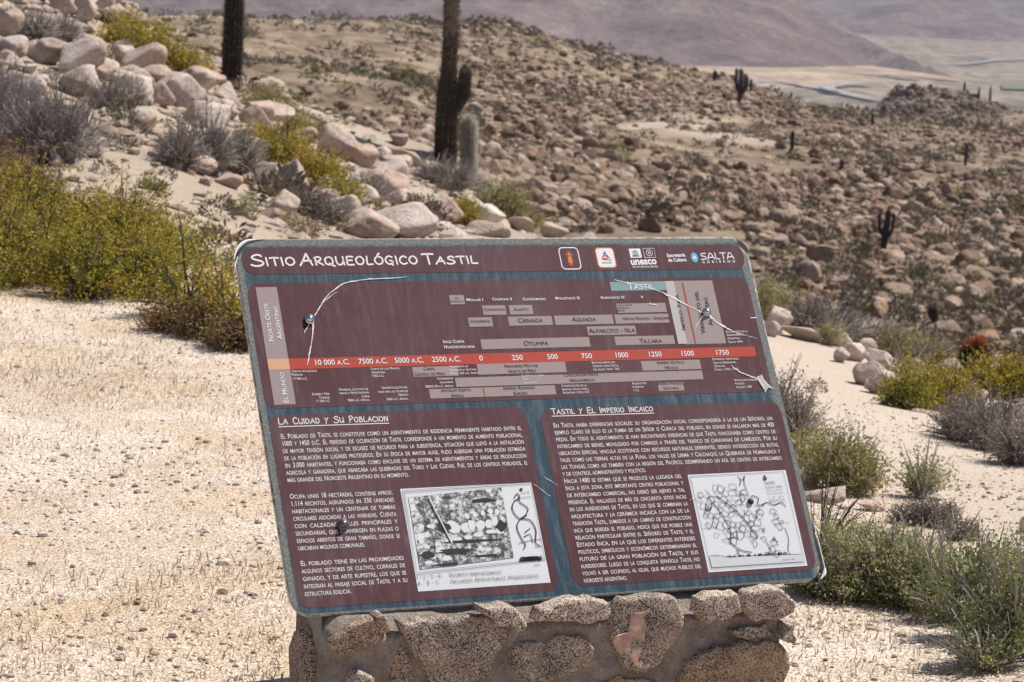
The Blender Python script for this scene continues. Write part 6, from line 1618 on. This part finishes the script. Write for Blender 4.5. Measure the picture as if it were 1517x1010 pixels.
big = np.argsort(-pxs)[:150]; isbig = np.zeros(len(x), bool); isbig[big] = True
CW = {'grey': 'greyish', 'green': 'olive', 'yellow': 'yellow-green'}
for i in big:
    c = CN[col[i]]; rr = random.Random(int(i))
    o = bpy.data.objects.new('scrub_bush', CLM[c][rr.randrange(4)]); COL.objects.link(o); o.location = (x[i], y[i], z[i]); o.scale = (size[i] / 2, size[i] / 2, size[i] * .55); o.rotation_euler = (0, 0, rr.uniform(0, 6.28))
    sw = 'wide' if pxs[i] > 24 else 'small' if pxs[i] < 18 else 'rounded'
    tag(o, f'{sw} {CW[c]} hillside bush {where_words(ppx[i], ppy[i])[0]}', 'bush', 'bushes on the far hillside')
print('far scrub', len(x), 'min px', pxs[big].min())
for ci in range(3):
    I_ = np.where((col == ci) & ~isbig)[0]; sc = np.c_[size[I_], size[I_], size[I_] * .95] / 2
    tag(merge('scrub', CL, np.c_[x[I_], y[I_], z[I_]], sc, rng.uniform(0, 6.28, len(I_)), M['scrub_' + CN[ci]]), kind='stuff')
# near slope tufts
x, y, r = sample_polar(2200, .28, 12, 40, .8); z = zground(x, y); ppx, ppy, _ = proj_np(np.c_[x, y, z])
size = np.clip(np.exp(rng.normal(math.log(.16), .45, len(x))), .06, .5)
k = (rng.uniform(0, 1, len(x)) < np.clip(.35 + fbm(x * .4, y * .4, 131, 3), 0, 1) * (1 - pathmask(x, y))) & visible(x, y, z + size * .5) & ~in_board(ppx, ppy + 6) & (ppx > -20) & (ppx < W + 20) & (ppy > -10)
x, y, r, z, ppx, ppy, size = [q[k] for q in (x, y, r, z, ppx, ppy, size)]
pxs = size / r * F; col = rng.choice(3, len(x), p=[.6, .3, .10]); big = np.argsort(-pxs)[:80]; isbig = np.zeros(len(x), bool); isbig[big] = True
for i in big:
    c = CN[col[i]]; rr = random.Random(int(i))
    o = bpy.data.objects.new('tuft', CLM[c][rr.randrange(4)]); COL.objects.link(o); o.location = (x[i], y[i], z[i]); o.scale = (size[i] / 2, size[i] / 2, size[i] * .5); o.rotation_euler = (0, 0, rr.uniform(0, 6.28))
    tag(o, f'{CW[c]} near-slope tuft {where_words(ppx[i], ppy[i])[0]}', 'plant', 'tufts on the near slope')
for ci in range(3):
    I_ = np.where((col == ci) & ~isbig)[0]; sc = np.c_[size[I_], size[I_], size[I_] * .8] / 2
    tag(merge('scrub', CLN, np.c_[x[I_], y[I_], z[I_]], sc, rng.uniform(0, 6.28, len(I_)), M['scrub_' + CN[ci]]), kind='stuff')

# ------------------------------------------------------------------ cacti
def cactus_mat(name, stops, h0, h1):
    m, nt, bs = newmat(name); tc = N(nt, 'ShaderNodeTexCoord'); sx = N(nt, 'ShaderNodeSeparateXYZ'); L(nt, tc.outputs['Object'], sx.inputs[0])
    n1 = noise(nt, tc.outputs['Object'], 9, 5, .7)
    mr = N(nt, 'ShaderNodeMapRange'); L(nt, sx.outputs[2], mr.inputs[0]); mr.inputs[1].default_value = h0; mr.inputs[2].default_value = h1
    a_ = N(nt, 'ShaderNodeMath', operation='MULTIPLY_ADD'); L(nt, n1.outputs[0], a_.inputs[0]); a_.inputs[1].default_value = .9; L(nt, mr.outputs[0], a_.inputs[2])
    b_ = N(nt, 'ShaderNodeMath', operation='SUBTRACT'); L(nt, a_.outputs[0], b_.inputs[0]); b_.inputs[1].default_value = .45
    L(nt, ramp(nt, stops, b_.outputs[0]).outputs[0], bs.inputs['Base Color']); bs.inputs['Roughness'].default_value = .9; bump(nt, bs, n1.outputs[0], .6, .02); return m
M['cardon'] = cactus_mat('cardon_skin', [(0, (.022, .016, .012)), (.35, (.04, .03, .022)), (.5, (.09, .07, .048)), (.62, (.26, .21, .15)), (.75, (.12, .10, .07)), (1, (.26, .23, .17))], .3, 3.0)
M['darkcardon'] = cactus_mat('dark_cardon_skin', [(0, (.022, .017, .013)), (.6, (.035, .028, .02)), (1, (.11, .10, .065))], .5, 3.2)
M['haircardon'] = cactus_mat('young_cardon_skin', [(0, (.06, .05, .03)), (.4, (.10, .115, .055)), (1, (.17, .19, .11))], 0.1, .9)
M['spine_dark'] = leaf_mat('dark_spine', [(.05, .04, .03), (.12, .09, .065), (.26, .22, .16)], .1, 6)
M['spine_white'] = leaf_mat('white_spine', [(.45, .42, .36), (.62, .60, .54)], .3, 6)
M['spine_rust'] = cactus_mat('rusty_crown_spine', [(0, (.03, .02, .014)), (.55, (.06, .032, .02)), (.8, (.32, .12, .045)), (1, (.45, .20, .07))], .08, .24)
def ribbed(path, rad, ribs=14, depth=.13, cap=True):
    """ribbed column along a path; returns verts and quads"""
    P_ = np.array(path, float); m = len(P_); n = ribs * 4
    T = unitv(np.gradient(P_, axis=0)); A = np.zeros_like(T); A[:] = (1, 0, 0); A = unitv(A - T * (A * T).sum(1)[:, None]); B = np.cross(T, A)
    a_ = np.linspace(0, 2 * math.pi, n, endpoint=False); rr_ = 1 + depth * np.cos(a_ * ribs)
    V = P_[:, None] + (A[:, None] * np.cos(a_)[None, :, None] + B[:, None] * np.sin(a_)[None, :, None]) * (np.array(rad)[:, None] * rr_[None])[..., None]
    i = np.arange(m * n).reshape(m, n); Q = np.stack([i[:-1], np.roll(i[:-1], -1, 1), np.roll(i[1:], -1, 1), i[1:]], -1).reshape(-1, 4)
    return V, Q
def column_cactus(label, px, py, r0, r1, arms, mat, spmat, nsp=5000, spl=.035, cat='cactus', name='cactus', hand_r=None, hpx=None, wpx=None, lean=(0, 0), ribs=14, group=None, part='arm'):
    p = hit(px, py, r0, r1); h, rad = px2m(p, hpx), px2m(p, wpx) / 2
    root = empty(name, tuple(p)); tag(root, label, cat, group)
    r2 = np.random.default_rng(int(px))
    def spines(V, nn, parent):
        m, n, _ = V.shape; a_ = r2.integers(0, m - 1, nn); b_ = (r2.integers(0, ribs, nn) * 4 + r2.integers(-1, 2, nn)) % n
        q = V[a_, b_] * (1 - (u_ := r2.uniform(0, 1, (nn, 1)))) + V[a_ + 1, b_] * u_
        c = V.mean(1); o_ = unitv(q - c[a_]) + r2.normal(0, .35, (nn, 3)) + np.array([0, 0, .15]); o_ = unitv(o_)
        sd = unitv(np.cross(o_, r2.normal(size=(nn, 3)))) * .0035 * (spl / .035); Ls = spl * r2.uniform(.5, 1.3, (nn, 1))
        ob = mesh_np('spines', np.stack([q - sd, q + sd, q + o_ * Ls], 1).reshape(-1, 3), np.arange(nn * 3).reshape(-1, 3), M[spmat], False, parent); ob['kind'] = 'stuff'
    z = np.linspace(0, h, 26); tt = z / h
    wob = r2.uniform(-1, 1, 4)
    path = np.c_[lean[0] * z + .10 * rad * np.sin(tt * 5 + wob[0] * 3), lean[1] * z, z - .05]
    prof = rad * (.96 + .07 * np.sin(tt * 9 + wob[1] * 5)) * np.sqrt(np.clip((h - z) / (rad * 1.3), 0.004, 1)) * (1 - (.24 * sstep(.22, .34, tt) if arms and hpx > 200 else 0))
    V, Q = ribbed(path, prof, ribs); tr = mesh_np('trunk', V.reshape(-1, 3), Q, M[mat], True, root); spines(V, int(nsp * .65), root)
    for (t0, side, out_, up_, ar, drop) in arms:
        k = int(t0 * 25); b = path[k]; n = 16; s_ = np.linspace(0, 1, n)
        ang = side
        dx = np.array([math.cos(ang), math.sin(ang)])
        hx = out_ * h * np.minimum(1, s_ * 2.2) ** .8; hz = up_ * h * np.maximum(0, s_ - .18) / .82 - drop * h * np.sin(np.minimum(1, s_ * 2.5) * math.pi)
        pa = np.c_[b[0] + dx[0] * hx, b[1] + dx[1] * hx, b[2] + hz]
        Lr = np.linalg.norm(np.diff(pa, axis=0), axis=1).sum(); sl = Lr * (1 - s_)
        pr = rad * ar * np.sqrt(np.clip(sl / (rad * ar * 1.3), .01, 1)) * np.where(s_ < .2, .8 + s_, 1)
        Va, Qa = ribbed(pa, pr, max(8, ribs - 2)); ao = mesh_np(part, Va.reshape(-1, 3), Qa, M[mat], True, root); spines(Va, max(60, nsp // 16), ao)
    return root
column_cactus('tall double cactus trunk with a rounded arm on its right, rising out of the picture', 661, 240, 24, 38, [(.235, 0.0, .056, .150, .60, .0)], 'cardon', 'spine_dark', 9000, .05, hpx=430, wpx=29, lean=(-.015, 0))
column_cactus('short hairy pale green cactus standing right of the tall double cactus', 694, 250, 24, 38, [], 'haircardon', 'spine_white', 16000, .06, hpx=104, wpx=17, lean=(-.02, 0))
column_cactus('single dark cactus trunk on the left ridge, rising out of the picture', 341, 128, 24, 42, [], 'darkcardon', 'spine_dark', 8000, .05, hpx=330, wpx=26, lean=(.01, 0))
column_cactus('tiny rusty-topped barrel cactus right of the leftmost trunk', 379, 136, 24, 42, [], 'darkcardon', 'spine_rust', 1500, .06, hpx=25, wpx=12)
column_cactus('reddish-brown barrel cactus with an orange crown behind the path-side bushes', 1443, 556, 11, 21, [], 'darkcardon', 'spine_rust', 9000, .05, hpx=66, wpx=28)
FG = 'cacti on the far hillside'
column_cactus('three-armed dark cactus in the middle of the far hillside on the right', 1306, 388, 78, 200, [(.50, .1, .13, .45, .5, .0), (.52, 3.0, .12, .40, .5, 0)], 'darkcardon', 'spine_dark', 500, .05, hpx=82, wpx=9, lean=(.06, 0), ribs=8, group=FG)
column_cactus('forked dead-looking cactus stump above the path-side stones', 1384, 501, 74, 150, [(.62, 3.14, .16, .40, .7, 0)], 'darkcardon', 'spine_dark', 400, .05, hpx=50, wpx=8, lean=(-.04, 0), ribs=8, group=FG)
column_cactus('many-armed candelabra cactus on the far crest', 1095, 154, 120, 420, [(.35, 0, .13, .55, .8, .02), (.40, 3.14, .13, .60, .8, .02), (.45, 1.2, .09, .5, .8, 0), (.38, .4, .20, .42, .7, .02)], 'darkcardon', 'spine_dark', 300, .05, hpx=54, wpx=6, ribs=8, group=FG)
for px, py, h, w, lab in [(1058, 120, 17, 4, 'small forked cactus on the far crest left of the candelabra cactus'), (1112, 136, 20, 4, 'thin cactus on the far crest right of the candelabra cactus'), (1173, 222, 30, 5, 'lone cactus post on the far slope below the crest'),
                          (1246, 258, 22, 5, 'short cactus stub on the far slope'), (1292, 186, 20, 4, 'thin cactus post at the edge of the slope, left of the stony hill'), (1430, 245, 34, 4, 'thin dark cactus post far right above the dark rocks'), (1172, 140, 14, 3, 'tiny cactus on the crest line, right of the candelabra cactus'),
                          (1214, 500, 12, 4, 'very small cactus post near the ridge brush'), (942, 92, 12, 3, 'tiny cactus on the skyline of the far crest')]:
    column_cactus(lab, px, py, 76, 450, [(.5, 0, .16, .4, .7, 0)] if 'forked' in lab else [], 'darkcardon', 'spine_dark', 120, .05, hpx=h, wpx=w, ribs=8, group=FG)
# cacti standing on the stony hill
for px, hh in ((1467, 5.0), (1450, 4.0), (1428, 3.2)):
    d = ray(px, 140); t = (math.hypot(HC[0], HC[1])) / math.hypot(d[0], d[1]); q = CAMPOS + d * t; q[2] = float(zhill(q[0], q[1]))
    root = empty('cactus', tuple(q)); V, Q = ribbed(np.c_[np.zeros(8), np.zeros(8), np.linspace(-.5, hh, 8)], [.3, .3, .3, .3, .3, .28, .22, .05], 8); mesh_np('trunk', V.reshape(-1, 3), Q, M['darkcardon'], True, root)
    tag(root, {1467: 'tallest thin cactus on the right shoulder of the stony hill', 1450: 'middle thin cactus of three on the stony hill', 1428: 'shortest cactus of three on the stony hill'}[px], 'cactus', 'cacti on the stony hill')

# ------------------------------------------------------------------ every label its own: count look-alikes from the left
ORD = ['leftmost', 'second', 'third', 'fourth', 'fifth', 'sixth', 'seventh', 'eighth', 'ninth', 'tenth', 'eleventh', 'twelfth', 'thirteenth', 'fourteenth', 'fifteenth', 'sixteenth', 'seventeenth', 'eighteenth', 'nineteenth', 'twentieth']
NUM = ['', 'one', 'two', 'three', 'four', 'five', 'six', 'seven', 'eight', 'nine', 'ten', 'eleven', 'twelve', 'thirteen', 'fourteen', 'fifteen', 'sixteen', 'seventeen', 'eighteen', 'nineteen', 'twenty']
from collections import defaultdict
byl = defaultdict(list)
for o in SC.objects:
    if o.parent is None and 'label' in o: byl[o['label']].append(o)
for lab, os_ in byl.items():
    if len(os_) > 1 and len(os_) <= 20:
        os_.sort(key=lambda o: project(o.location)[0])
        for k, o in enumerate(os_): o['label'] = lab + (f', {ORD[k]} of {NUM[len(os_)]}' if k == 0 else f', {ORD[k]} from left of {NUM[len(os_)]}')
